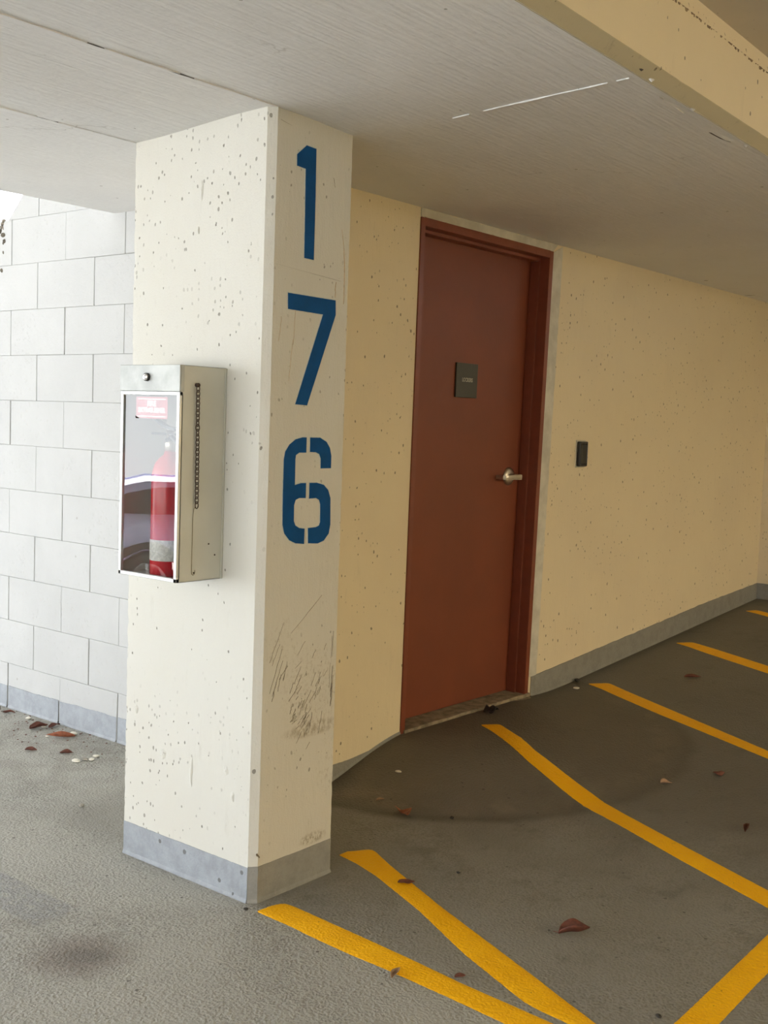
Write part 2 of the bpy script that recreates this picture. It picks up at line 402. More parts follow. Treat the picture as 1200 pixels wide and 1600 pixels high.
# ------------------------------------------------------------------ structure: soffit, riser, upper ceiling
bm = bmesh.new()
xs = grid_axis([(-9, -1, .8), (-1, 1.2, .04), (1.2, 5.6, .2)])
def yrow(x): return grid_axis([(-.955, 1.02, .04), (1.02, 1.65, .1)])
ys0 = yrow(0); G = []
for x in xs:
    col = []
    for j, y in enumerate(ys0):
        yy = y + (riser_y(x)+.985-.0)*(1-sm(-.955, -.2, y))
        col.append(bm.verts.new((x, yy, zc(x, yy)+.0006*nz(x, yy, 0, 9))))
    G.append(col)
for i in range(len(xs)-1):
    for j in range(len(ys0)-1):
        f = bm.faces.new((G[i][j], G[i][j+1], G[i+1][j+1], G[i+1][j])); f.smooth = True
B = [bm.verts.new((x, 1.65, 2.62)) for x in xs]; T0 = [bm.verts.new((x, -.6, 2.62)) for x in xs]
E2 = [bm.verts.new(g[-1].co) for g in G]
for i in range(len(xs)-1):
    bm.faces.new((E2[i], B[i], B[i+1], E2[i+1])); bm.faces.new((B[i], T0[i], T0[i+1], B[i+1]))
struct(obj('ceiling', bm, m_ceiling), 'low grey-white concrete soffit with board marks over the pillar and door')

xs = grid_axis([(-9, -1, .8), (-1, 1.6, .03), (1.6, 5.6, .3)])
def strip(name, mat, pts_fn, label=None):
    bm = bmesh.new(); R = [[bm.verts.new(p) for p in pts_fn(x)] for x in xs]
    for a, b in zip(R, R[1:]):
        for j in range(len(a)-1): bm.faces.new((a[j], b[j], b[j+1], a[j+1]))
    return struct(obj(name, bm, mat), label)
def jag(x, a, s): return a*nz(x, 3.3, 1.7, s)
strip('trim_1', m_chamfer, lambda x: [(x, riser_y(x)+.033+jag(x, .0015, 30), zc(x, -1)-.001), (x, riser_y(x)-.001+jag(x, .001, 20), zc(x, -1)+.027)],
      'dusty chamfered edge where the low ceiling steps up')
strip('wall_riser', m_riser, lambda x: [(x, riser_y(x), zc(x, -1)+.026), (x, riser_y(x), 2.449), (x, riser_y(x)-.002, 2.452), (x, riser_y(x), 2.50)],
      'peach painted upright face between the low and the high ceiling')
strip('ceiling_upper', m_upper, lambda x: [(x, riser_y(x)+.02, 2.492), (x, -4, 2.492), (x, -10, 2.492)], 'dull brown-grey higher ceiling')
# grime line along the top of the riser
bm = bmesh.new(); x = -.4
m_grime = plain('brown_grime', (.27, .20, .12), .9, var=.5, vs=120, bump=.002, bs=200)
while x < 2.2:
    w = random.uniform(.006, .026); 
    if random.random() < .95:
        h = random.uniform(.003, .012); z = 2.468-.012+random.uniform(-.004, .004)
        prism(bm, [(x+w*.5*(1+math.cos(a)*random.uniform(.7, 1.1)), z+h*math.sin(a)) for a in [k*math.pi/3 for k in range(6)]], riser_y(x)-.0009, riser_y(x)+.001, 'y')
    x += w*random.uniform(.25, .75)
struct(obj('trim_2', bm, m_grime), 'brown grime line along the top of the peach riser')

bm = bmesh.new(); box(bm, -9, .95, 1.655, 7.4, 2.70, 2.95)  # added roof: keeps open sky light off the block wall
struct(obj('ceiling_daylight_cut', bm, m_ceiling), 'added roof beyond the edge of the low soffit, cutting daylight on the block wall')
# ceiling seams: ragged fins with dark gaps
m_gap = plain('open_joint_grime', (.07, .06, .05), .9, var=.3)
def seam(name, p0, p1, dark, fin, wmax=.006, wob=.002, label=None, gaps=()):
    bm = bmesh.new(); L = math.dist(p0, p1); n = int(L/.012); dx, dy = (p1[0]-p0[0])/L, (p1[1]-p0[1])/L
    for s_, mi, amt, thick in ((0, 0, fin, .0045), (1, 1, dark, .0008)):
        prev = None
        for i in range(n+1):
            t = i/n; x = p0[0]+dx*L*t; y = p0[1]+dy*L*t; o = wob*nz(t*L, s_*5, 2, 7)
            a = nz(t*L, 4+s_*9, 0, 11)+amt + .35*nz(t*L, 8+s_*9, 0, 45)
            for g0, g1, ga in gaps:
                if s_ == 1 and g0 < t < g1: a += ga
            w = max(0, min(1, a))*wmax*(1 if s_ else .7)
            off = (-.003 if s_ == 0 else .001)
            x += -dy*(o+off); y += dx*(o+off); z = zc(x, y)
            if w < .0004: prev = None; continue
            th = thick*(.5+.5*max(0, min(1, a)))
            r = [bm.verts.new((x-dy*w*k, y+dx*w*k, z+.001-h)) for k, h in ((-.5, 0), (-.35, th+.001), (.35, th+.001), (.5, 0))]
            if prev:
                for q in range(3):
                    f = bm.faces.new((prev[q], prev[q+1], r[q+1], r[q])); f.material_index = mi
            prev = r
    bmesh.ops.recalc_face_normals(bm, faces=bm.faces)
    return struct(obj(name, bm, None, mats=[m_ceiling, m_gap]), label)
seam('trim_3', (-3.0, -.002), (.012, -.004), .40, .40, .012, .003, 'rough board joint across the ceiling ending at the pillar front edge', gaps=[(.86, .91, .6), (.97, 1, .6)])
seam('trim_4', (-3.0, PW), (-.002, PW), .35, .3, .010, .003, 'rough board joint across the ceiling ending at the pillar rear edge', gaps=[(.905, .96, .7)])
seam('trim_5', (.36, -.30), (.288, -.918), -1.5, .35, .0050, .0025, 'thin raised white seam across the ceiling before the door')
seam('trim_6', (.288, -.918), (.72, -.89), -1.5, .15, .0035, .001, 'faint ceiling seam beside the riser')
seam('trim_7', (4.60, .52), (4.62, -1.0), .1, .2, .01, .002, 'ceiling joint near the far right corner')
# chipped gouge
bm = bmesh.new()
def zc_disc(cx, cy, rx, ry, ang, h, mi, n=14):
    vs = []; c = bm.verts.new((cx, cy, zc(cx, cy)-h))
    for i in range(n):
        a = 2*math.pi*i/n; r = 1+.25*nz(i*1.7, cx*9, cy*9)
        u, v = rx*math.cos(a)*r, ry*math.sin(a)*r
        x, y = cx+u*math.cos(ang)-v*math.sin(ang), cy+u*math.sin(ang)+v*math.cos(ang); vs.append(bm.verts.new((x, y, zc(x, y)+.0005)))
    for i in range(n): f = bm.faces.new((vs[i], vs[(i+1) % n], c)); f.material_index = mi
zc_disc(.93, -.875, .075, .006, -.05, .004, 1); zc_disc(.945, -.885, .085, .010, -.07, .007, 0)
zc_disc(.62, -.93, .012, .006, 0, .006, 0); zc_disc(1.06, -.90, .012, .006, 0, .006, 0); zc_disc(.33, -.955, .010, .006, 0, .006, 0)
zc_disc(.245, -.97, .008, .004, 0, .004, 1)
struct(obj('trim_8', bm, None, mats=[m_ceiling, m_gap]), 'chipped gouge in the ceiling paint near the riser')

# ------------------------------------------------------------------ structure: door wall with opening
DX0, DX1, DZT = 1.352, 2.338, 2.203      # rough opening
def lean(x, z): return (.007+.020*(x-1.36))*(z-1.19)
bm = bmesh.new()
def wallpiece(x0, x1, y0, y1, z0, z1, nx=1, nzn=1):
    n0 = len(bm.verts); box(bm, x0, x1, y0, y1, z0, z1)
    return
box(bm, PD-.02, .745, YD, .60, -.05, 2.30)
box(bm, .745, DX0, YD, .80, -.05, 2.30)
box(bm, DX1, 5.25, YD, .80, -.05, 2.30)
box(bm, DX0, DX1, YD, .80, DZT, 2.30)
box(bm, DX0, DX1, .70, .80, -.05, DZT)
bm.verts.ensure_lookup_table()
for v in bm.verts:
    if abs(v.co.x-DX0) < 1e-4 or abs(v.co.x-DX1) < 1e-4: v.co.x += lean(v.co.x, v.co.z)
struct(obj('wall_back', bm, m_wall), 'cream painted concrete wall with bug holes around the door')
bm = bmesh.new(); box(bm, 5.12, 5.45, -10, YD+.05, -.1, 2.30); struct(obj('wall_right', bm, m_wall), 'cream concrete wall return at the far right edge')
bm = bmesh.new(); box(bm, -9, 5.45, -10.2, -10, -.1, 2.6); struct(obj('wall_front', bm, m_wall))
bm = bmesh.new(); box(bm, -6.4, -6.1, -10, -3.2, -.1, 2.6); struct(obj('wall_daylight_stop', bm, m_wall))  # unseen wall added to hold back daylight from the open side

# grout strips beside and above the frame
def jagged_strip(name, pts_a, pts_b, y0, y1, mat, parent=None, amp=.004, step=.012):
    """ribbon in a y = const plane between two polylines given as [(x, z)...] with equal parameterisation"""
    def res(P, n):
        L = [0]
        for a, b in zip(P, P[1:]): L.append(L[-1]+math.dist(a, b))
        out = []
        for i in range(n+1):
            t = L[-1]*i/n; j = max(k for k in range(len(P)) if L[k] <= t+1e-9); j = min(j, len(P)-2)
            u = (t-L[j])/(L[j+1]-L[j]); out.append((P[j][0]+(P[j+1][0]-P[j][0])*u, P[j][1]+(P[j+1][1]-P[j][1])*u))
        return out
    n = int(max(math.dist(a, b) for a, b in ((pts_a[0], pts_a[-1]), (pts_b[0], pts_b[-1])))/step)
    A, Bp = res(pts_a, n), res(pts_b, n); bm = bmesh.new(); rows = []
    for i, (a, b) in enumerate(zip(A, Bp)):
        d = Vector((b[0]-a[0], b[1]-a[1])); d.normalize() if d.length > 0 else None
        j1 = amp*(nz(a[0], a[1], 1, 25)+.6*nz(a[0], a[1], 4, 90)); j2 = amp*(nz(b[0], b[1], 9, 25)+.6*nz(b[0], b[1], 14, 90))
        a2 = (a[0]-d.x*j1, a[1]-d.y*j1); b2 = (b[0]+d.x*j2, b[1]+d.y*j2)
        rows.append([bm.verts.new((a2[0], y1, a2[1])), bm.verts.new((a2[0], y0, a2[1])), bm.verts.new((b2[0], y0, b2[1])), bm.verts.new((b2[0], y1, b2[1]))])
    for r, q in zip(rows, rows[1:]):
        for k in range(3): bm.faces.new((r[k], q[k], q[k+1], r[k+1]))
    bm.faces.new(rows[0]); bm.faces.new(rows[-1][::-1])
    bmesh.ops.recalc_face_normals(bm, faces=bm.faces)
    return obj(name, bm, mat, parent)
L_ = lambda x, z: (x+lean(x, z), z)
struct(jagged_strip('trim_9', [L_(2.336, .225), L_(2.336, 2.20)], [L_(2.408, .225), L_(2.42, 2.238)], YD-.003, YD+.01, m_grout), 'pale grout strip beside the right door jamb')
struct(jagged_strip('trim_10', [(1.36, 2.206), (2.36, 2.204)], [(1.36, 2.240), (2.40, 2.240)], YD-.004, YD+.01, m_grout, amp=.005), 'pale grout strip above the door frame')

# ------------------------------------------------------------------ door
door = empty('door_1', (1.85, .62, .15)); struct(door, 'rust-red steel door with lever handle in a deep matching frame')
door['category'] = 'door'
def add_local(bm_fn, name, mat, parent, leaning=True, smooth=False, mats=None):
    """build in world coordinates, then parent to an empty standing at its base"""
    bm = bmesh.new(); bm_fn(bm)
    if leaning:
        for v in bm.verts: v.co.x += lean(v.co.x, v.co.z)
    o = obj(name, bm, mat, None, smooth, mats); o.parent = parent
    o.matrix_parent_inverse = Matrix.Translation(-root_loc(parent)); return o
def root_loc(p):
    l = Vector((0, 0, 0))
    while p is not None:
        l = l + Vector(p.location) + p.matrix_parent_inverse.translation; p = p.parent
    return l
DL, DR, DT, DB = 1.385, 2.300, 2.170, .155
add_local(lambda bm: box(bm, DL, DR-.002, .620, .664, DB, DT, .0015, 1), 'door_panel', m_door, door)
def frame(bm):
    F0, F1 = 1.352, 2.337
    for sgn, xo, xi in ((1, F0, 1.380), (-1, F1, 2.306)):
        s = 1
        # face, then the jamb stepping twice (stop) to the slab
        prof = [(xo, YD-.006), (xi, YD-.006), (xi, .567), (xi+sgn*.014 if False else xi, .567)]
        a, b = sorted((xo, xi)); box(bm, a, b, YD-.006, .70, .10, 2.170+.035, .0015, 1)
        a, b = sorted((xi, xi+sgn*.012)); box(bm, a, b, .572, .618, .13, 2.165, .001, 1)
    box(bm, 1.378, 2.308, YD-.006, .70, 2.172, 2.206, .0015, 1)
    box(bm, 1.378, 2.308, .572, .618, 2.158, 2.174, .001, 1)
add_local(frame, 'door_frame', m_frame, door)
def lever(bm):
    lathe(bm, [(.001, .620), (.041, .620), (.041, .616), (.037, .611), (.026, .607), (.001, .607)], (2.205, 0, 1.165), 'y', 40)
h = add_local(lambda bm: lathe(bm, [(.001, .621), (.041, .621), (.0415, .616), (.038, .610), (.026, .606), (.001, .606)], (2.207, 0, 1.167), 'y', 40), 'handle_rose', m_steel, door)
def lev(bm):
    lathe(bm, [(.001, .608), (.0125, .608), (.0125, .575), (.001, .575)], (2.207, 0, 1.167), 'y', 24)
    # arm, parallel to the door, with a rounded elbow and a return towards the door
    path = [(2.222, .5585), (2.205, .5575), (2.15, .5565), (2.105, .556), (2.094, .559), (2.0885, .567), (2.088, .580), (2.088, .603)]
    hh = [.0115, .0118, .0105, .0098, .0098, .0096, .0094, .0092]; prev = None
    for i, ((x, y), q) in enumerate(zip(path, hh)):
        a = Vector(path[max(0, i-1)]); b = Vector(path[min(len(path)-1, i+1)]); t = (b-a).normalized(); nn = Vector((-t.y, t.x))*.0050
        r = [bm.verts.new((x+s1*nn.x, y+s1*nn.y, 1.166+s2*q)) for s1, s2 in ((1, 1), (1.3, 0), (1, -1), (-1, -1), (-1.3, 0), (-1, 1))]
        if prev:
            for k in range(6): bm.faces.new((prev[k], prev[(k+1) % 6], r[(k+1) % 6], r[k]))
        else: bm.faces.new(r)
        prev = r
    bm.faces.new(prev[::-1]); bmesh.ops.recalc_face_normals(bm, faces=bm.faces)
    lathe(bm, [(.001, .5545), (.0115, .5545), (.0125, .557), (.0125, .575), (.001, .575)], (2.214, 0, 1.167), 'y', 24)
add_local(lev, 'door_lever', m_steel, door)
add_local(lambda bm: (lathe(bm, [(.001, .5550), (.0048, .5550), (.0048, .5535), (.001, .5535)], (2.217, 0, 1.168), 'y', 16)), 'keyhole', m_dark, door)
def sill(bm):
    box(bm, 1.362, 2.318, .515, .67, .10, .152, .004, 2)
    box(bm, 1.365, 2.30, .497, .516, .10, .138, .005, 2)
    bmesh.ops.subdivide_edges(bm, edges=[e for e in bm.edges if e.calc_length() > .3], cuts=40)
    for v in bm.verts: v.co.z += .003*nz(v.co.x, v.co.y, 0, 14); v.co.y += .003*nz(v.co.x, 5, v.co.z, 17)
add_local(sill, 'threshold', m_sill, door, leaning=False)

def text_mesh(body, size, loc, rot, mat, name, parent, depth=.0004, xs_=1.0):
    cu = bpy.data.curves.new(name, 'FONT'); cu.body = body; cu.size = size; cu.align_x = 'CENTER'; cu.align_y = 'CENTER'; cu.extrude = depth
    cu.offset = size*.022
    t = bpy.data.objects.new(name, cu); COL.objects.link(t); bpy.context.view_layer.update()
    me = bpy.data.meshes.new_from_object(t.evaluated_get(bpy.context.evaluated_depsgraph_get()))
    COL.objects.unlink(t); bpy.data.objects.remove(t)
    me.materials.clear(); me.materials.append(mat); me.name = name
    o = bpy.data.objects.new(name, me); COL.objects.link(o); o.parent = parent
    o.location = Vector(loc)-root_loc(parent); o.rotation_euler = rot; o.scale = (xs_, 1, 1); return o

# door sign
sg = obj('door_sign', (lambda b: (box(b, 1.750, 1.907, .6105, .6195, 1.514, 1.662, .0015, 2), b)[1])(bmesh.new()), m_sign)
for v in sg.data.vertices: v.co.x += lean(v.co.x, v.co.z)
tag(sg, 'small dark grey rectangular sign with grey lettering on the rust-red door', 'sign')
text_mesh('LOCKERS', .0235, (1.830+lean(1.83, 1.59), .6098, 1.590), (math.pi/2, 0, 0), m_signtxt, 'lettering', sg, xs_=.80)

# card reader
cr = empty('card_reader', (2.705, YD, 1.274)); tag(cr, 'small black access card reader on the cream wall right of the door', 'card reader')
add_local(lambda bm: box(bm, 2.662, 2.741, YD-.024, YD-.004, 1.214, 1.336, .006, 3), 'housing', m_black, cr, False)
add_local(lambda bm: box(bm, 2.657, 2.749, YD-.004, YD+.001, 1.208, 1.342, .0015, 1), 'mounting_plate', plain('pale_plate', (.55, .53, .46), .6), cr, False)
add_local(lambda bm: box(bm, 2.672, 2.731, YD-.026, YD-.023, 1.225, 1.325, .003, 2), 'reader_face', plain('black_gloss', (.01, .011, .012), .18), cr, False)

# ------------------------------------------------------------------ pillar
prof = []
def seg_pts(a, b, d):
    n = max(1, round(math.dist(a, b)/d)); return [(a[0]+(b[0]-a[0])*i/n, a[1]+(b[1]-a[1])*i/n) for i in range(n)]
corners = [(0, PC), (PC, 0), (PD, 0), (PD, PW), (0, PW)]
for i, a in enumerate(corners): prof += seg_pts(a, corners[(i+1) % 5], .012)
def corner_dist(p): return min(math.dist(p, c) for c in corners)
bm = bmesh.new(); zs = [-.03+i*(2.30/190) for i in range(191)]; rows = []
for z in zs:
    r = []
    for (x, y) in prof:
        cdist = corner_dist((x, y)); e = math.exp(-(cdist/.010)**2)
        chip = e*(.0018*max(0, nz(x*3, y*3, z, 30))+.0012*max(0, nz(x, y, z, 80)))
        back = (x == 0 and y > PW-.02) or abs(y-PW) < 1e-6
        if back: chip *= 2.2
        cx, cy = PD/2, PW/2; d = Vector((cx-x, cy-y)); d.normalize()
        wv = .0008*nz(x, y, z, 5)
        r.append(bm.verts.new((x+d.x*(chip+wv), y+d.y*(chip+wv), z)))
    rows.append(r)
n = len(prof)
for a, b in zip(rows, rows[1:]):
    for i in range(n):
        f = bm.faces.new((a[i], a[(i+1) % n], b[(i+1) % n], b[i]))
bm.faces.new(rows[0][::-1]); bm.faces.new(rows[-1])
pillar = obj('concrete_pillar', bm, m_pillar)
tag(pillar, 'cream painted square concrete pillar stencilled with blue 176', 'pillar', kind='structure')

# grey painted band round the pillar foot (jagged upper edge, follows the floor)
def band_path(path, ztop, name, mat, parent=None, off=.0015, closed=False, base=None, amp=.0022, gaps=None):
    """path = list of (x, y); the outward side is on the right of the walking direction"""
    bm = bmesh.new(); prev = None; dist = 0
    for i, (x, y) in enumerate(path):
        a = Vector(path[max(0, i-1)]); b = Vector(path[min(len(path)-1, i+1)]); t = (b-a).normalized(); o = Vector((t.y, -t.x))
        if i: dist += math.dist(path[i-1], path[i])
        zt = ztop(x, y)+amp*(nz(dist, 2, 0, 12)+.5*nz(dist, 7, 0, 60)); zb = (fz(x, y) if base is None else base(x, y))-.015
        p = Vector((x, y))+o*off; q = Vector((x, y))-o*.004
        r = [bm.verts.new((p.x+o.x*.004, p.y+o.y*.004, zb)), bm.verts.new((p.x+o.x*.0035, p.y+o.y*.0035, fz(x, y)+.004)), bm.verts.new((p.x, p.y, fz(x, y)+.012)), bm.verts.new((p.x, p.y, zt-.001)), bm.verts.new((q.x, q.y, zt))]
        if prev and not (gaps and gaps(i)):
            for k in range(4): bm.faces.new((prev[k], r[k], r[k+1], prev[k+1]))
        prev = r
    bmesh.ops.recalc_face_normals(bm, faces=bm.faces)
    o_ = obj(name, bm, mat, parent)
    return o_
def sub(path, d=.01):
    out = []
    for a, b in zip(path, path[1:]): out += seg_pts(a, b, d)
    return out+[path[-1]]
left_p = sub([(0, PW), (0, PC)]); right_p = sub([(0, PC), (PC, 0), (PD, 0), (PD, PW)])
band_path(left_p, lambda x, y: .107, 'painted_base', m_band_b, pillar)
band_path(right_p, lambda x, y: .110+.005*x, 'painted_base', m_band, pillar)
band_path(sub([(PD+.002, YD), (1.349, YD)]), lambda x, y: .097+.022*sm(.95, 1.345, x), 'baseboard_back', m_band); struct(bpy.data.objects['baseboard_back'], 'grey painted band between pillar and door')
b = band_path(sub([(2.336, YD), (5.118, YD)], .02), lambda x, y: (.224+.0785*(x-2.34)) if x < 4.3 else .378+.060*(x-4.3), 'baseboard_far', m_band, off=.004, amp=.003)
struct(b, 'grey painted band climbing along the cream wall right of the door')
b = band_path(sub([(5.12, YD), (5.12, -3)], .04), lambda x, y: .428, 'baseboard_right', m_band, off=.004, amp=.003); struct(b)

# stencilled digits
DIG = {
'painted_digit_1': [[[0.098,2.132],[0.136,2.164],[0.176,2.162],[0.178,2.025],[0.1785,1.851],[0.139,1.852],[0.137,1.973],[0.1345,2.099],[0.099,2.101]]],
'painted_digit_7': [[[0.077,1.748],[0.278,1.747],[0.28,1.705],[0.168,1.436],[0.119,1.438],[0.225,1.701],[0.079,1.703]]],
'painted_digit_6': [
 [[0.171,1.344],[0.154,1.344],[0.125,1.338],[0.1,1.323],[0.084,1.303],[0.079,1.281],[0.079,1.186],[0.081,1.095],[0.089,1.069],[0.111,1.048],[0.137,1.038],[0.173,1.034],[0.173,1.079],[0.15,1.082],[0.134,1.09],[0.127,1.103],[0.126,1.149],[0.132,1.164],[0.147,1.169],[0.174,1.168],[0.174,1.212],[0.152,1.212],[0.127,1.207],[0.126,1.281],[0.128,1.293],[0.141,1.3],[0.171,1.3]],
 [[0.186,1.344],[0.229,1.344],[0.257,1.332],[0.273,1.314],[0.28,1.291],[0.28,1.254],[0.235,1.254],[0.234,1.283],[0.227,1.296],[0.212,1.301],[0.187,1.302]],
 [[0.189,1.212],[0.22,1.212],[0.251,1.205],[0.271,1.189],[0.282,1.165],[0.285,1.086],[0.279,1.059],[0.258,1.039],[0.232,1.032],[0.19,1.035],[0.188,1.08],[0.222,1.081],[0.235,1.085],[0.24,1.095],[0.238,1.148],[0.232,1.161],[0.218,1.167],[0.189,1.166]]]}
def offset_poly(P, d):
    area = sum(P[i][0]*P[(i+1) % len(P)][1]-P[(i+1) % len(P)][0]*P[i][1] for i in range(len(P)))
    s = 1 if area > 0 else -1; out = []
    for i in range(len(P)):
        a, b, c = Vector(P[i-1]), Vector(P[i]), Vector(P[(i+1) % len(P)])
        n1 = Vector(((b-a).y, -(b-a).x)).normalized()*s; n2 = Vector(((c-b).y, -(c-b).x)).normalized()*s
        m = (n1+n2); m = m.normalized() if m.length > .1 else n1
        k = d/max(.5, m.dot(n1)); out.append((b.x+m.x*k, b.y+m.y*k))
    return out
for nm, polys in DIG.items():
    bm = bmesh.new()
    for P in polys:
        prism(bm, P, -.0020, .001, 'y', 0)
        prism(bm, [(a+random.uniform(-.0004, .0004), b_+random.uniform(-.0004, .0004)) for a, b_ in offset_poly(P, .0022)], -.0012, .001, 'y', 1)
    bmesh.ops.triangulate(bm, faces=bm.faces)
    o = obj('painted_digit', bm, None, pillar, mats=[m_blue, m_halo]); o['label'] = 'blue stencilled figure ' + nm[-1]

# scratches, scuffs and a drip on the numbered face
m_scuff = plain('dark_scuff', (.16, .13, .09), .8, var=.4, vs=90)
m_rustmk = plain('brown_scratch', (.42, .28, .15), .8, var=.3, vs=90)
def stroke(bm, pts, w, y=-.0010, mi=0):
    prev = None; n = len(pts)
    for i, (x, z) in enumerate(pts):
        a = Vector(pts[max(0, i-1)]); b = Vector(pts[min(n-1, i+1)]); t = (b-a).normalized(); q = Vector((-t.y, t.x))
        ww = w*(.25+.75*math.sin(math.pi*(i+.4)/(n-.2)))*(.7+.6*random.random())/2
        r = [bm.verts.new((x+q.x*ww, y+.0025, z+q.y*ww)), bm.verts.new((x, y, z)), bm.verts.new((x-q.x*ww, y+.0025, z-q.y*ww))]
        if prev:
            for k in range(2): bm.faces.new((prev[k], prev[k+1], r[k+1], r[k])).material_index = mi
        prev = r
def line(a, b, n=8, j=.0015): return [(a[0]+(b[0]-a[0])*i/n+random.uniform(-j, j), a[1]+(b[1]-a[1])*i/n) for i in range(n+1)]
bm = bmesh.new()
for a, b, w in (((.045, .70), (.10, .81), .002), ((.05, .61), (.095, .735), .003), ((.06, .60), (.10, .70), .003), ((.055, .69), (.085, .75), .002), ((.06, .585), (.075, .64), .004)):
    stroke(bm, line(a, b), w)
for i in range(34):
    cx = random.gauss(.19, .045); cz = random.gauss(.60, .06); l = random.uniform(.012, .06); an = random.gauss(.95, .18)
    if .03 < cx < .31: stroke(bm, line((cx-l*.5*math.cos(an), cz-l*.5*math.sin(an)*1.3), (cx+l*.5*math.cos(an), cz+l*.5*math.sin(an)*1.3), 5), random.uniform(.001, .0035))
for i in range(26):
    cx = random.uniform(.14, .22); cz = random.gauss(.51, .035); l = random.uniform(.012, .04); an = random.gauss(.8, .2)
    stroke(bm, line((cx-l*.5*math.cos(an), cz-l*.5*math.sin(an)), (cx+l*.5*math.cos(an), cz+l*.5*math.sin(an)), 4), random.uniform(.001, .003))
for i in range(9): 
    cx = random.uniform(.295, .318); cz = random.uniform(.50, .72); stroke(bm, line((cx, cz), (cx+.004, cz+random.uniform(.03, .08)), 5), .0018)
stroke(bm, line((.13, .775), (.26, .875), 9), .002)
stroke(bm, line((.105, 1.605), (.112, 1.75), 8, .0006), .0028, mi=1); stroke(bm, line((.09, 1.50), (.103, 1.62), 8, .0008), .0035, mi=1)
stroke(bm, line((.045, 1.61), (.055, 1.68), 6), .002, mi=1); stroke(bm, line((.276, 1.755), (.279, 1.80), 6), .0025, mi=1)
stroke(bm, [(.297, 1.955), (.303, 1.93), (.309, 1.90), (.314, 1.86), (.316, 1.80), (.315, 1.74)], .0045, mi=1)
stroke(bm, line((.03, 2.213), (.075, 2.205), 6), .0018); stroke(bm, line((.028, 1.822), (.30, 1.805), 24, .0), .0016)
stroke(bm, line((.118, 1.085), (.13, 1.155), 6), .003); stroke(bm, line((.255, 2.096), (.262, 2.07), 5), .004)
stroke(bm, line((.014, .150), (.027, .135), 5), .010)
o = obj('scuff_marks', bm, None, pillar, mats=[m_scuff, m_rustmk]); o['label'] = 'dark scuffs and brown scratches on the numbered face'; o['kind'] = 'stuff'

# spalls on the left face: small raised/recessed paint blisters
bm = bmesh.new()
def blister(y, z, ry, rz, h, n=12):
    c = bm.verts.new((-h, y, z)); vs = []
    for i in range(n):
        a = 2*math.pi*i/n; r = 1+.35*nz(i*1.3, y*20, z*20); vs.append(bm.verts.new((.0012, y+ry*math.cos(a)*r, z+rz*math.sin(a)*r)))
    md = [bm.verts.new((-h*.6*random.uniform(.5, 1.2), y+(v.co.y-y)*.55, z+(v.co.z-z)*.55)) for v in vs]
    for i in range(n):
        k = (i+1) % n; bm.faces.new((vs[i], vs[k], md[k], md[i])); bm.faces.new((md[i], md[k], c))
for y, z, ry, rz in ((.28, 2.045, .010, .035), (.27, .33, .008, .055), (.40, .36, .018, .02), (.12, .37, .014, .02), (.53, .475, .012, .016), (.09, .30, .01, .02), (.29, 1.93, .006, .015)):
    blister(y, z, ry, rz, .004)
bmesh.ops.recalc_face_normals(bm, faces=bm.faces)
o = obj('paint_blisters', bm, m_pillar, pillar); o['kind'] = 'stuff'

# ------------------------------------------------------------------ block wall
BZ0, BH, BL = .2173-.2032, .2032, .4064
bm = bmesh.new(); bt = bmesh.new(); random.seed(11)
YEND = 6.4
def block(y0, y1, z0, z1, cut=None):
    dx = random.uniform(-.0016, .0016); g = .0014
    j0, j1 = random.uniform(.4, 1.2)*g, random.uniform(.4, 1.2)*g
    y0 += j0; y1 -= j1; z0 += g*.35*random.uniform(0, 1); z1 -= g*.35
    if cut: prism(bm, [(y0, z0), (cut[0], z0), (cut[1], z1), (y0, z1)], XW+dx, XW+.03, 'x'); return
    box(bm, XW+dx, XW+.03, y0, y1, z0, z1, .0018, 1)
row = 0; z = BZ0
while z < 2.9:
    off = 1.5758 - BL*6 + (0 if row % 2 == 0 else BL/2)
    y = off
    while y < YEND:
        y0, y1 = max(y, .585), min(y+BL, YEND)
        if y1-y0 > .03:
            if z < 2.24: block(y0, y1, max(z, -.02), z+BH)
            elif y0 < 2.30 and z < 2.44:
                if y1 > 2.30: block(y0, 2.42, z, z+BH, (2.42, 2.20))
                else: block(y0, y1, z, z+BH)
            elif z > 2.44 and y1 < 1.98: block(y0, y1, z, z+BH)
        y += BL
    row += 1; z += BH
box(bt, XW+.004, XW+.20, .585, YEND, -.05, 2.246); box(bt, XW+.004, XW+.20, .585, 2.28, 2.24, 2.44); box(bt, XW+.004, XW+.2, .585, 1.97, 2.43, 2.65)
for f in bt.faces: f.material_index = 1
me = bpy.data.meshes.new('t'); bt.to_mesh(me); bm.from_mesh(me)
wl = obj('wall_left', bm, None, mats=[m_cmu, m_joint])
struct(wl, 'white painted concrete block wall running back behind the pillar')
# blue-grey band, one piece per block so the upright joints stay open
joints = []
y = 1.5758-BL*6
while y < YEND: joints.append(y); y += BL
path = [(XW-.0016, y_) for y_ in [YEND-i*.01 for i in range(int((YEND-.59)/.01)+1)]]
def is_gap(i): return any(min(path[i][1], path[i-1][1]) <= j <= max(path[i][1], path[i-1][1]) for j in joints)
b = band_path(path, lambda x, y: .113+.003*math.sin(y*5), 'baseboard_left', m_band_b, off=.0012, base=lambda x, y: 0, gaps=is_gap, amp=.004)
struct(b, 'blue-grey painted band at the foot of the white block wall')
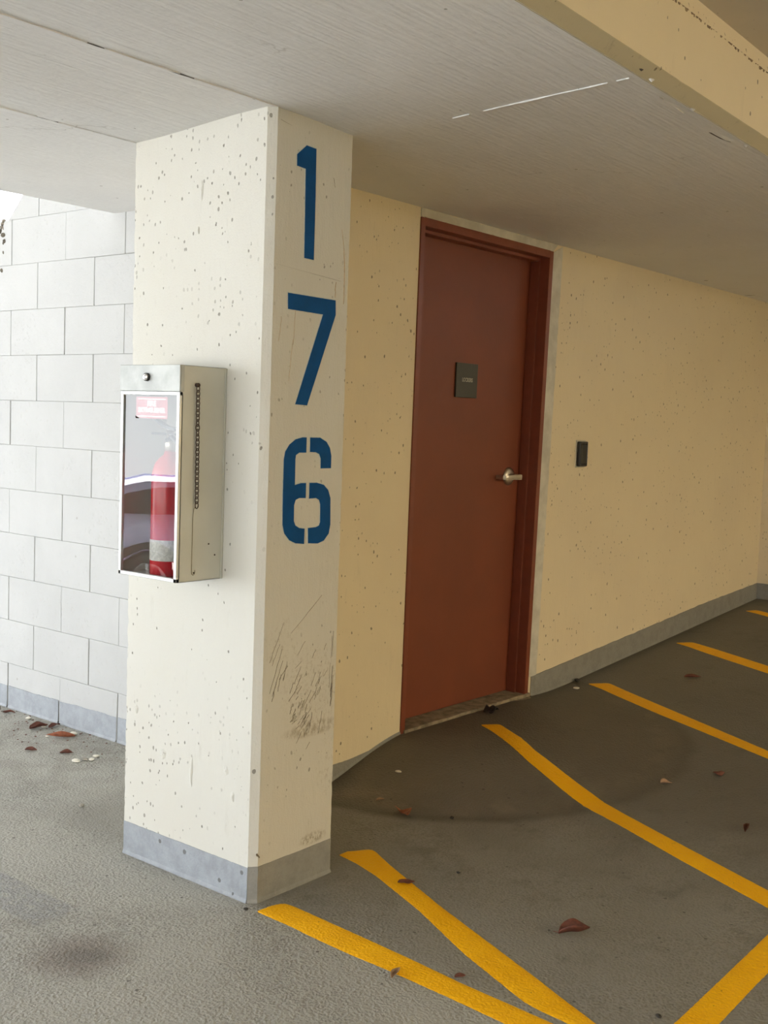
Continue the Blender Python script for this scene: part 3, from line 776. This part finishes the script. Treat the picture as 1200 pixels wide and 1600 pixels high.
# rough broken corner at the wall head
bm = bmesh.new(); random.seed(5)
for i in range(26):
    c = Vector((XW+.001+random.uniform(-.003, .008), 2.455+random.gauss(0, .015), 2.25-abs(random.gauss(0, .08)))); r = random.uniform(.004, .012)
    m_ = bmesh.ops.create_icosphere(bm, subdivisions=2, radius=r, matrix=Matrix.Translation(c))
    for v in m_['verts']: v.co += (v.co-c)*nz(v.co.x*40, v.co.y*40, v.co.z*40)*.7
m_rub = plain('crumbling_mortar', (.16, .14, .11), .95, var=.6, vs=60, bump=.006, bs=60)
o = obj('mortar_crumbs', bm, m_rub); tag(o, 'dark crumbling mortar at the top left corner of the block wall', 'mortar', kind='stuff')

# ------------------------------------------------------------------ yellow lines
def yline(name, A, Bp, label, smooth_n=None):
    """stripe between two edges, lying on the floor"""
    def res(P, n):
        L = [0]
        for a, b in zip(P, P[1:]): L.append(L[-1]+math.dist(a, b))
        out = []
        for i in range(n+1):
            t = L[-1]*i/n; j = 0
            while j < len(P)-2 and L[j+1] < t: j += 1
            u = (t-L[j])/max(1e-9, L[j+1]-L[j]); out.append(Vector((P[j][0]+(P[j+1][0]-P[j][0])*u, P[j][1]+(P[j+1][1]-P[j][1])*u)))
        return out
    n = int(math.dist(A[0], A[-1])/.015)+4; a_, b_ = res(A, n), res(Bp, n)
    for it in range(2):
        for Q in (a_, b_):
            C = [q.copy() for q in Q]
            for i in range(1, n): Q[i] = C[i-1]*.25+C[i]*.5+C[i+1]*.25
    bm = bmesh.new(); rows = []
    for i in range(n+1):
        p, q = a_[i].copy(), b_[i].copy(); d = (q-p)
        if d.length > 1e-4: d.normalize()
        p -= d*(.0016*nz(p.x, p.y, 0, 60)); q += d*(.0016*nz(q.x, q.y, 5, 60)); r = []
        for k in range(7):
            u = k/6; w = p*(1-u)+q*u; e = .0016 if 0 < k < 6 else -.002
            r.append(bm.verts.new((w.x, w.y, fz(w.x, w.y)+e)))
        rows.append(r)
    for r, s in zip(rows, rows[1:]):
        for k in range(6):
            f = bm.faces.new((r[k], r[k+1], s[k+1], s[k])); f.smooth = True
    bmesh.ops.recalc_face_normals(bm, faces=bm.faces)
    if sum(f.normal.z for f in bm.faces) < 0: bmesh.ops.reverse_faces(bm, faces=bm.faces)
    return tag(obj(name, bm, m_yellow), label, 'floor marking', 'yellow hatch lines on the parking deck')
yline('painted_line', [(-.018, -.041), (.04, -.034), (.088, -.046), (.088, -.11), (.076, -.318), (.062, -.525), (.045, -.709), (.038, -.89), (.030, -1.06), (.022, -1.19)],
      [(-.020, -.045), (-.032, -.12), (-.037, -.20), (-.043, -.261), (-.05, -.418), (-.048, -.536), (-.056, -.777), (-.07, -1.0), (-.078, -1.20), (-.08, -1.28)],
      'yellow border line starting right at the front foot of the pillar')
yline('painted_line', [(.507, .068), (.587, .029), (.517, -.1), (.383, -.389), (.289, -.621), (.197, -.843), (.096, -1.062), (.052, -1.165)],
      [(.453, .068), (.398, -.128), (.29, -.379), (.157, -.627), (.050, -.88), (.043, -.93), (.041, -1.0), (.036, -1.165)],
      'short yellow diagonal starting beside the pillar and meeting the border line')
yline('painted_line', [(1.705, .373), (1.785, .332), (1.700, .20), (1.600, .042), (1.535, -.126), (1.473, -.296), (1.399, -.45), (1.281, -.721), (1.129, -1.076), (1.094, -1.166)],
      [(1.695, .367), (1.56, .167), (1.475, .007), (1.419, -.136), (1.364, -.272), (1.271, -.502), (1.138, -.788), (.989, -1.129), (.975, -1.166)],
      'long yellow diagonal starting on the apron in front of the door')
yline('painted_line', [(2.74, .437), (2.821, .368), (2.75, .235), (2.60, -.075), (2.49, -.30), (2.318, -.65), (2.085, -1.166)],
      [(2.731, .434), (2.629, .24), (2.49, -.048), (2.37, -.328), (2.213, -.68), (1.985, -1.166)],
      'yellow diagonal starting beside the grey wall band just right of the door')
yline('painted_line', [(3.735, .437), (3.813, .381), (3.75, .22), (3.58, -.15), (3.125, -1.166)], [(3.727, .437), (3.61, .215), (3.44, -.15), (3.005, -1.166)],
      'yellow diagonal halfway up the ramp toward the far corner')
yline('painted_line', [(4.725, .434), (4.799, .40), (4.74, .25), (4.56, -.15), (4.105, -1.166)], [(4.719, .434), (4.62, .23), (4.45, -.15), (4.005, -1.166)],
      'smallest, farthest yellow diagonal near the right corner of the wall')
yline('painted_line', [(.032, -1.186), (.21, -1.186), (.558, -1.180), (.872, -1.175), (2, -1.175), (5.0, -1.175)], [(.030, -1.285), (.301, -1.285), (.451, -1.280), (.601, -1.277), (2, -1.277), (5.0, -1.277)],
      'yellow border line crossing the bottom right corner')

# ------------------------------------------------------------------ extinguisher cabinet
CX, CY0, CY1, CZ0, CZ1 = -.170, .1575, .412, .930, 1.532
cabn = empty('fire_extinguisher_cabinet', (0, (CY0+CY1)/2, CZ0)); tag(cabn, 'white metal fire extinguisher cabinet with glass front hung on the pillar', 'extinguisher cabinet')
T = .0015
def cab_body(bm):
    box(bm, CX+.006, -.0015, CY0, CY0+T, CZ0, CZ1); box(bm, CX+.006, -.0015, CY1-T, CY1, CZ0, CZ1)
    box(bm, CX+.006, -.0015, CY0, CY1, CZ0, CZ0+T); box(bm, -.0035, -.0015, CY0, CY1, CZ0, CZ1)
    # flange on the pillar side
    box(bm, -.006, -.0005, CY0-.003, CY0+.002, CZ0, CZ1)
add_local(cab_body, 'cabinet_body', m_cab, cabn, False)
def cab_head(bm):
    box(bm, CX-.002, -.002, CY0-.0015, CY1+.0035, CZ1-.001, CZ1+.0015, .0008, 1)
    box(bm, CX-.0035, CX, CY0-.001, CY1+.0035, 1.460, CZ1+.001, .0008, 1)
    box(bm, CX, CX+.012, CY0-.002, CY0, 1.460, CZ1)
add_local(cab_head, 'cabinet_header', m_hdr, cabn, False)
def rimf(bm):
    x0, x1 = CX-.002, CX+.010
    box(bm, x0, x1, CY0, CY0+.012, CZ0, 1.459, .001, 1); box(bm, x0, x1, CY1-.011, CY1, CZ0, 1.459, .001, 1)
    box(bm, x0, x1, CY0, CY1, CZ0, CZ0+.011, .001, 1); box(bm, x0+.0005, x1, CY0, CY1, 1.449, 1.4595, .001, 1)
dr_ = add_local(rimf, 'cabinet_door', m_rim, cabn, False)
GT = 1.449
gl_ = add_local(lambda bm: prism(bm, [(CY0+.010, CZ0+.009), (CY1-.009, CZ0+.009), (CY1-.009, GT+.002), (CY0+.010, GT+.002)], CX+.0030, CX+.0034, 'x'), 'glass_pane', m_glass, dr_, False)
def lock(bm):
    lathe(bm, [(.001, CX-.013), (.0085, CX-.013), (.0095, CX-.011), (.0095, CX-.003), (.001, CX-.003)], (0, .294, 1.499), 'x', 28)
lk = add_local(lock, 'lock', m_chrome, cabn, False)
add_local(lambda bm: (box(bm, CX-.0138, CX-.0128, .2932, .2948, 1.494, 1.504), lathe(bm, [(.0095, CX-.0105), (.0115, CX-.0105), (.0115, CX-.0035), (.0095, CX-.0035)], (0, .294, 1.499), 'x', 28)), 'keyway', m_dark, lk, False)
# label behind the glass
lb = add_local(lambda bm: box(bm, CX+.0040, CX+.0046, .2145, .351, 1.383, 1.444), 'warning_label', m_lbl, cabn, False); lb['label'] = 'red FIRE EXTINGUISHER label'
RX = (math.pi/2, 0, -math.pi/2)
text_mesh('FIRE', .0215, (CX+.0038, .283, 1.424), RX, m_white, 'lettering', lb, .0001, 1.0)
text_mesh('EXTINGUISHER', .0185, (CX+.0038, .283, 1.406), RX, m_white, 'lettering', lb, .0001, .92)
for z in (1.4365, 1.388):
    add_local(lambda bm: box(bm, CX+.0037, CX+.0041, .224, .341, z, z+.0022), 'printed_rule', m_white, lb, False)
add_local(lambda bm: (prism(bm, [(.351, 1.383), (.353, 1.390), (.336, 1.384), (.338, 1.382)], CX+.0030, CX+.0042, 'x')), 'torn_corner', m_dark, lb, False)
# screws / rivets
for x, z, y0 in ((-.054, 1.033, CY0), (-.108, .954, CY0-.0005), (-.107, 1.139, CY0), (-.03, 1.0, CY0)):
    add_local(lambda bm: lathe(bm, [(.001, y0), (.0026, y0), (.002, y0-.0014), (.001, y0-.0014)], (x, 0, z), 'y', 10), 'rivet', m_chain, cabn, False)
# chain: alternating links
def chain(bm):
    z = 1.470; i = 0; pitch = .0135
    while z > 1.142:
        pts = []; tw = (0 if i % 2 == 0 else math.pi/2)
        if .28 < (1.47-z)/.335 < .40: tw += .5
        for k in range(12):
            a = 2*math.pi*k/12; u = .0056*math.cos(a); v = .0098*math.sin(a)
            pts.append((-.1125+.004*(1.47-z)/.33*1.0+u*math.cos(tw*.75+.15), CY0-.0075-abs(u*math.sin(tw*.75))*(1 if math.cos(a) > 0 else -1), z+v))
        tube(bm, pts, .0015, 6, True); z -= pitch; i += 1
    lathe(bm, [(.001, CY0), (.006, CY0), (.006, CY0-.010), (.001, CY0-.011)], (-.1125, 0, 1.480), 'y', 12)
add_local(chain, 'chain', m_chain, cabn, False)
# thin dark wire loop hanging from the chain to a screw below
m_wire = plain('tarnished_wire', (.22, .18, .10), .6, var=.3)
def wire(bm):
    pts = [(-.109, CY0-.003, 1.142), (-.114, CY0-.002, 1.134), (-.1165, CY0-.0012, 1.11), (-.1168, CY0-.0012, 1.03), (-.1168, CY0-.0012, .965)]
    pts += [(-.1108-.006*math.cos(a), CY0-.0012, .957-.009*math.sin(a)) for a in [k*math.pi/8 for k in range(0, 9)]] + [(-.1048, CY0-.0012, .962)]
    tube(bm, pts, .0008, 5)
add_local(wire, 'wire_loop', m_wire, cabn, False)

# extinguisher inside
ext = empty('fire_extinguisher', (-.083, .297, CZ0+T)); tag(ext, 'red fire extinguisher standing inside the glass-fronted cabinet', 'fire extinguisher')
ex, ey, ez = -.088, .292, CZ0+T+.0005
add_local(lambda bm: lathe(bm, [(.001, ez), (.050, ez), (.052, ez+.006), (.052, ez+.27), (.050, ez+.30), (.042, ez+.325), (.028, ez+.342), (.018, ez+.348), (.016, ez+.36), (.001, ez+.36)], (ex, ey, 0), 'z', 48), 'cylinder', m_red, ext, False)
add_local(lambda bm: lathe(bm, [(.001, ez+.355), (.016, ez+.355), (.016, ez+.39), (.011, ez+.395), (.011, ez+.42), (.001, ez+.42)], (ex, ey, 0), 'z', 24), 'valve', m_steel, ext, False)
def exh(bm):
    box(bm, ex-.01, ex+.01, ey-.03, ey+.075, ez+.405, ez+.412, .002, 1)
    prism(bm, [(ey-.025, ez+.418), (ey+.02, ez+.425), (ey+.085, ez+.455), (ey+.083, ez+.461), (ey+.018, ez+.433), (ey-.025, ez+.426)], ex-.009, ex+.009, 'x')
add_local(exh, 'handle', m_black, ext, False)
add_local(lambda bm: tube(bm, [(ex-.012, ey-.0, ez+.39), (ex-.02, ey-.03, ez+.40), (ex-.01, ey-.07, ez+.37), (ex+.0, ey-.09, ez+.30), (ex+.0, ey-.095, ez+.18), (ex+.0, ey-.095, ez+.06)], .007, 12), 'hose', m_black, ext, False)
def lblband(bm):
    for k in range(20):
        a0, a1 = math.pi*(.62+.76*k/20), math.pi*(.62+.76*(k+1)/20); R = .0526
        for r_, z0, z1 in ((R, ez+.045, ez+.105),):
            vs = [bm.verts.new((ex+r_*math.cos(a), ey+r_*math.sin(a), z)) for a, z in ((a0, z0), (a1, z0), (a1, z1), (a0, z1))]; bm.faces.new(vs).smooth = True
add_local(lblband, 'paper_label', m_lblpaper, ext, False)

# ------------------------------------------------------------------ parked car outside, mirrored in the cabinet glass
m_carp = plain('silver_blue_car_paint', (.70, .73, .98), .3, .0, var=.02)
m_carg = plain('tinted_car_glass', (.02, .024, .03), .05, var=.02)
m_trim_b = plain('grey_cladding', (.06, .055, .05), .7, var=.1)
m_alloy = plain('light_alloy', (.80, .80, .80), .4)
m_tyre = plain('tyre_rubber', (.03, .03, .03), .85, var=.1)
m_tail = plain('tail_lamp_red', (.35, .02, .02), .2, var=.05)
car = empty('parked_car', (0, 0, 0)); tag(car, 'silver-blue parked car outside, seen mirrored in the cabinet glass', 'car')
def arc(cx, r, a0, a1, n=9): return [(cx+r*math.cos(math.radians(a0+(a1-a0)*i/n)), .33+r*math.sin(math.radians(a0+(a1-a0)*i/n))) for i in range(n+1)]
WR, WF = 0.0, -2.65          # wheel centres along the car, rear at 0, front toward -x
side = [(.86, .42), (.90, .62), (.88, .98), (.74, 1.12), (.40, 1.42), (.05, 1.50), (-1.0, 1.52), (-1.7, 1.42), (-2.45, 1.05), (-3.3, .92), (-3.52, .72), (-3.55, .40), (-3.45, .26)]
bottom = [(-3.05, .24)] + arc(WF, .39, 180, 0)[0:] + [(-2.2, .24), (-.45, .24)] + arc(WR, .39, 180, 0) + [(.75, .28)]
outl = side + bottom
def carbody(bm):
    st = [(-.90, .90), (-.82, .985), (-.55, 1.0), (.55, 1.0), (.82, .985), (.90, .90)]
    rows = []
    for yy, s in [(-.80, 0), (-.88, 0), (.88, 0), (.80, 0)]:
        r = []
        for (x, z) in outl:
            tum = max(0, z-.95)*.38; e = .03 if abs(yy) < .85 and False else 0
            y2 = yy*(1-tum/.88*1.0); 
            if abs(yy) > .85: x2, z2 = x*.99-.01, (z-.02 if z > .5 else z)
            else: x2, z2 = x, z
            r.append(bm.verts.new((x2, y2, z2)))
        rows.append(r)
    n = len(outl)
    for a, b in zip(rows, rows[1:]):
        for i in range(n): bm.faces.new((a[i], a[(i+1) % n], b[(i+1) % n], b[i]))
    bm.faces.new(rows[0]); bm.faces.new(rows[-1][::-1]); bmesh.ops.triangulate(bm, faces=[f for f in bm.faces if len(f.verts) > 4])
    bmesh.ops.recalc_face_normals(bm, faces=bm.faces)
def child(fn, name, mat, mats=None):
    bm = bmesh.new(); fn(bm); return obj(name, bm, mat, car, False, mats)
child(carbody, 'body', m_carp)
def win(pts, side_):
    def f(bm):
        for s in (side_,):
            V = [bm.verts.new((x, s*(.887-max(0, z-.95)*.38+.003), z)) for x, z in pts]
            V2 = [bm.verts.new((v.co.x, v.co.y-s*.02, v.co.z)) for v in V]; fs = [bm.faces.new(V), bm.faces.new(V2[::-1])]
            n = len(V)
            for i in range(n): bm.faces.new((V[i], V2[i], V2[(i+1) % n], V[(i+1) % n]))
        bmesh.ops.recalc_face_normals(bm, faces=bm.faces)
    return f
for sd in (-1, 1): child(win([(.42, 1.13), (.28, 1.33), (-.10, 1.42), (-.82, 1.43), (-.82, 1.10)], sd), 'side_window', m_carg)
for sd in (-1, 1): child(win([(-.90, 1.10), (-.90, 1.43), (-1.45, 1.41), (-2.15, 1.10), (-2.2, 1.06)], sd), 'side_window', m_carg)
for sd in (-1, 1): child(win([(.87, .80), (.84, 1.02), (.62, 1.06), (.50, .93), (.66, .82)], sd), 'tail_lamp', m_tail)
for sd in (-1, 1): child(win([(-.62, .90), (-.62, .935), (-.84, .935), (-.84, .90)], sd), 'door_handle', m_trim_b)
for sd in (-1, 1): child(win([(.36, .80), (.36, .95), (.20, .96), (.18, .81)], sd), 'fuel_flap', m_carp)
def clad(bm):
    for s in (-1, 1):
        for cx in (WR, WF):
            P = arc(cx, .47, 180, 0, 14); Q = arc(cx, .385, 180, 0, 14)
            for i in range(14):
                vs = [bm.verts.new((x, s*.900, z)) for x, z in (P[i], P[i+1], Q[i+1], Q[i])]; v2 = [bm.verts.new((v.co.x, s*.86, v.co.z)) for v in vs]
                bm.faces.new(vs)
                for k in range(4): bm.faces.new((vs[k], v2[k], v2[(k+1) % 4], vs[(k+1) % 4]))
        box(bm, -2.2, -.45, min(s*.86, s*.9), max(s*.86, s*.9), .24, .36)
    bmesh.ops.recalc_face_normals(bm, faces=bm.faces)
child(clad, 'cladding', m_trim_b)
for cx in (WR, WF):
    for s in (-1, 1):
        w = child(lambda bm: lathe(bm, [(.20, s*.66), (.31, s*.66), (.33, s*.70), (.33, s*.84), (.31, s*.87), (.225, s*.875), (.22, s*.86), (.20, s*.80)], (cx, 0, .33), 'y', 40), 'wheel', m_tyre)
        bm = bmesh.new(); lathe(bm, [(.205, s*.80), (.228, s*.868), (.222, s*.873), (.212, s*.866), (.195, s*.80)], (cx, 0, .33), 'y', 40)
        for k in range(5):
            a = 2*math.pi*k/5+.3; c_, d_ = math.cos(a), math.sin(a)
            tube(bm, [(cx+.03*c_, s*.86, .33+.03*d_), (cx+.12*c_, s*.866, .33+.12*d_), (cx+.213*c_, s*.864, .33+.213*d_)], [.028, .018, .022], 6)
        lathe(bm, [(.001, s*.83), (.05, s*.83), (.045, s*.875), (.001, s*.88)], (cx, 0, .33), 'y', 20)
        obj('rim', bm, m_alloy, w)
bm = bmesh.new()
# car pose: rear wheel faces the cabinet glass
car.rotation_euler = (0, 0, math.atan2(.635, .7726)); car.location = (-6.5+.635*-.9, 8.0+.7726*.9, -.86)

# ------------------------------------------------------------------ leaves and litter on the floor
m_lf = plain('reddish_dry_leaf', (.30, .095, .045), .6, var=.25, vs=60, bump=.001, bs=150)
m_lf2 = plain('dark_brown_leaf', (.115, .033, .018), .6, var=.35, vs=60, bump=.001, bs=150)
m_lf3 = plain('tan_dry_leaf', (.34, .22, .14), .65, var=.2, vs=60, bump=.001, bs=150)
m_chip = plain('pale_paint_flake', (.72, .69, .60), .7, var=.1)
m_stone = plain('grey_pebble', (.30, .28, .24), .8, var=.2, vs=80)
def leaf(name, x, y, L, Wd, ang, curl, mat, label, cat='leaf', group='dry leaves on the floor', stem=.0, tip=.5, lift=.0, wav=.3):
    o = empty(name, (x, y, fz(x, y)+.0025), ang); tag(o, label, cat, group)
    bm = bmesh.new(); nu, nv = 14, 8; V = []
    for i in range(nu+1):
        u = i/nu; w = Wd*math.sin(math.pi*min(1, max(0, u))**(.8))**(.75)*(1-.25*abs(u-tip))
        r = []
        for j in range(nv+1):
            v = j/nv*2-1; wob = 1+wav*.5*nz(u*3+x*31, v, y*17, 1.5)
            r.append((L*(u-.5), v*w*.5*wob, curl*(v*v)*w*.9+lift*u*u+.18*Wd*nz(u*2.2, v*1.3, x*13)+.0))
        V.append(r)
    mn = min(p[2] for r in V for p in r); 
    V = [[bm.verts.new((p[0], p[1], p[2]-mn)) for p in r] for r in V]
    for i in range(nu):
        for j in range(nv): f = bm.faces.new((V[i][j], V[i+1][j], V[i+1][j+1], V[i][j+1])); f.smooth = True
    bl = obj('blade', bm, mat, o); md = bl.modifiers.new('s', 'SOLIDIFY'); md.thickness = .0006
    if stem:
        bm = bmesh.new(); tube(bm, [(-L*.48, 0, .003), (-L*.5-stem*.5, .004, .004), (-L*.5-stem, .002, .006)], .0009, 6); obj('stem', bm, m_lf2, o)
    return o
leaf('dry_leaf', .880, .138, .070, .062, 1.05+math.pi, .35, m_lf, 'small reddish leaf with long stem on the apron rim, behind the pillar foot', stem=.085, lift=.006)
leaf('dry_leaf', .475, -.780, .088, .040, -.80, .75, m_lf2, 'largest curled dark red-brown leaf, lying open on grey floor between the yellow lines', stem=.015, lift=.012)
leaf('dry_leaf', .428, -.228, .052, .028, -.75, .2, m_lf2, 'flat brown leaf scrap lying on the short yellow diagonal', wav=.8)
leaf('dry_leaf', -.044, -.563, .050, .018, .25, .6, m_lf3, 'pale tan curled leaf on the edge of the yellow border line by the pillar', lift=.008)
leaf('dry_leaf', .058, -.690, .030, .014, -.6, .4, m_lf2, 'tiny dark leaf touching the inner edge of the yellow border line')
leaf('dry_leaf', 1.511, -.855, .062, .020, .25, .8, m_lf2, 'folded dark leaf near the right edge of the photo', lift=.010)
leaf('dry_leaf', 3.136, .075, .085, .026, -.9, .5, m_lf2, 'dark curled leaf between the two farther diagonals', lift=.004)
leaf('dry_leaf', 1.738, -.452, .050, .034, -.6, .3, m_lf3, 'pale oval leaf at the outer right rim of the apron', wav=.1)
leaf('dry_leaf', 1.946, -.571, .048, .032, -.7, -.3, m_lf2, 'dark oval leaf right of the apron', wav=.1)
leaf('dry_leaf', .921, .279, .032, .020, -.4, .3, m_lf3, 'small tan leaf fragment just behind the pillar foot', wav=.2)
leaf('dry_leaf', .625, 1.800, .120, .036, -.62+math.pi, .5, m_lf, 'long reddish leaf on the floor by the white block wall', lift=.010)
leaf('dry_leaf', .640, 1.985, .085, .045, -.2, .5, m_lf2, 'dark crumpled leaf left of the long reddish one by the block wall', lift=.006)
leaf('dry_leaf', .505, 1.591, .055, .022, -.75, .6, m_lf2, 'dark curled leaf in front of the long reddish leaf, out from the block wall')
leaf('dry_leaf', .426, 1.723, .050, .022, -.9, .6, m_lf2, 'small dark leaf farthest out from the block wall')
leaf('dry_leaf', .690, 2.290, .060, .022, -.9, .5, m_lf2, 'thin dark leaf at the left photo edge under the block wall')
leaf('dry_leaf', .700, 1.955, .070, .030, .2, .4, m_lf2, 'torn dark leaf right against the blue-grey wall band')
def lump(name, x, y, r, mat, label, cat, group, flat=.5, seed=0, n=2):
    bm = bmesh.new(); bmesh.ops.create_icosphere(bm, subdivisions=n, radius=r)
    for v in bm.verts:
        v.co *= 1+.35*nz(v.co.x/r+seed, v.co.y/r, v.co.z/r+seed*3); v.co.z *= flat; v.co.x *= 1.25
    mn = min(v.co.z for v in bm.verts)
    for v in bm.verts: v.co.z -= mn
    o = obj(name, bm, mat); o.location = (x, y, fz(x, y)+.0008); o.rotation_euler = (0, 0, seed*1.7); return tag(o, label, cat, group)
G2 = 'pale flakes by the block wall'
for i, (x, y, r, lab) in enumerate([(.685, 1.793, .014, 'pale flake touching the tip of the long reddish leaf'), (.662, 1.98, .010, 'pale flake lying on the crumpled leaf by the block wall'),
        (.462, 1.471, .014, 'largest pale flake out from the block wall, left of the pillar'), (.519, 1.443, .011, 'flat pale flake nearest the pillar edge'),
        (.557, 1.466, .011, 'pale flake just left of the pillar edge, nearer the wall'), (.691, 2.139, .013, 'white flake close to the wall band, left of the leaves'), (.588, 1.847, .006, 'tiny white speck left of the long reddish leaf')]):
    lump('paint_flake', x, y, r, m_chip, lab, 'paint flake', G2, .45, i+1)
lump('paint_flake', 1.099, .339, .010, m_chip, 'round white flake on the apron left of the door', 'paint flake', 'white flakes on the apron', .4, 3)
lump('paint_flake', 2.62, .44, .012, m_chip, 'white flake below the wall band right of the door', 'paint flake', 'white flakes on the apron', .4, 5)
G3 = 'small stones and grit lumps'
for i, (x, y, r, lab, mt) in enumerate([(.163, 1.022, .010, 'grey pebble alone on the deck left of the pillar', m_stone), (.50, 1.463, .010, 'grey pebble between pale flakes left of the pillar', m_stone),
        (2.732, .50, .014, 'black lump against the band right of the door', m_dark), (-.035, -.012, .0055, 'black grit lump at the front foot of the pillar', m_dark),
        (.964, -.011, .008, 'black grit lump just outside the apron rim', m_dark), (.60, -.30, .005, 'dark grit grain beside the short yellow diagonal', m_dark), (.22, -1.155, .007, 'dark grit lump against the bottom right border line', m_dark)]):
    lump('pebble', x, y, r, mt, lab, 'pebble', G3, .6, i+2)
# black crumpled scrap by the threshold
bm = bmesh.new(); bmesh.ops.create_grid(bm, x_segments=10, y_segments=8, size=.5)
for v in bm.verts:
    x, y = v.co.x, v.co.y; v.co = Vector((x*.085, y*.05, .020*max(0, 1-abs(x)*2.4)+.012*nz(x*3, y*3, 2)+.006*(1-abs(y))))
mn = min(v.co.z for v in bm.verts)
for v in bm.verts: v.co.z -= mn
o = obj('rubber_scrap', bm, m_black, smooth=True); o.location = (1.91, .462, fz(1.91, .462)+.003); o.rotation_euler = (0, 0, .25)
md = o.modifiers.new('s', 'SOLIDIFY'); md.thickness = .002; md.offset = 1
tag(o, 'black crumpled rubber scrap lying at the door threshold', 'scrap')
# crumbs nobody would count
random.seed(21); bm = bmesh.new()
def crumb(x, y, r):
    c = Vector((x, y, fz(x, y)+r*.3)); q = bmesh.ops.create_icosphere(bm, subdivisions=1, radius=r, matrix=Matrix.Translation(c))
    for v in q['verts']: v.co.x = c.x+(v.co.x-c.x)*random.uniform(.8, 1.6); v.co.z = c.z+(v.co.z-c.z)*.5
for i in range(150): crumb(.735-abs(random.gauss(0, .14)), random.uniform(1.2, 2.9), random.uniform(.0015, .0045))
o = obj('floor_litter', bm, m_lf2); tag(o, 'scattered dark crumbs and grit along the foot of the white block wall', 'litter', kind='stuff')

# ------------------------------------------------------------------ ceiling lamps behind the viewer
proto = None
for i, (x, y) in enumerate(((4.0, -7.2), (.2, -7.6))):
    lo = empty('ceiling_light', (x, y, 2.492)); tag(lo, ('long garage ceiling light nearer the door, behind the viewer', 'long garage ceiling light far behind the viewer')[i], 'ceiling light', 'garage ceiling lights')
    bm = bmesh.new(); box(bm, -.62, .62, -.07, .07, -.055, -.001, .006, 2); obj('housing', bm, m_cab, lo)
    bm = bmesh.new(); tube(bm, [(-.58, 0, -.068), (.58, 0, -.068)], .016, 12)
    k = N('warm_tube'); k.t.nodes.remove(k.b); em = k.n('ShaderNodeEmission'); em.inputs[0].default_value = (*LAMP_COL, 1); em.inputs[1].default_value = 8
    k.t.links.new(em.outputs[0], k.t.nodes['Material Output'].inputs[0]); obj('tube', bm, k.m, lo)
    ld = bpy.data.lights.new('ceiling_light', 'AREA'); ld.shape = 'RECTANGLE'; ld.size = 1.16; ld.size_y = .10; ld.energy = LAMP_W; ld.color = LAMP_COL
    l = bpy.data.objects.new('lamp', ld); COL.objects.link(l); l.parent = lo; l.location = (0, 0, -.088)
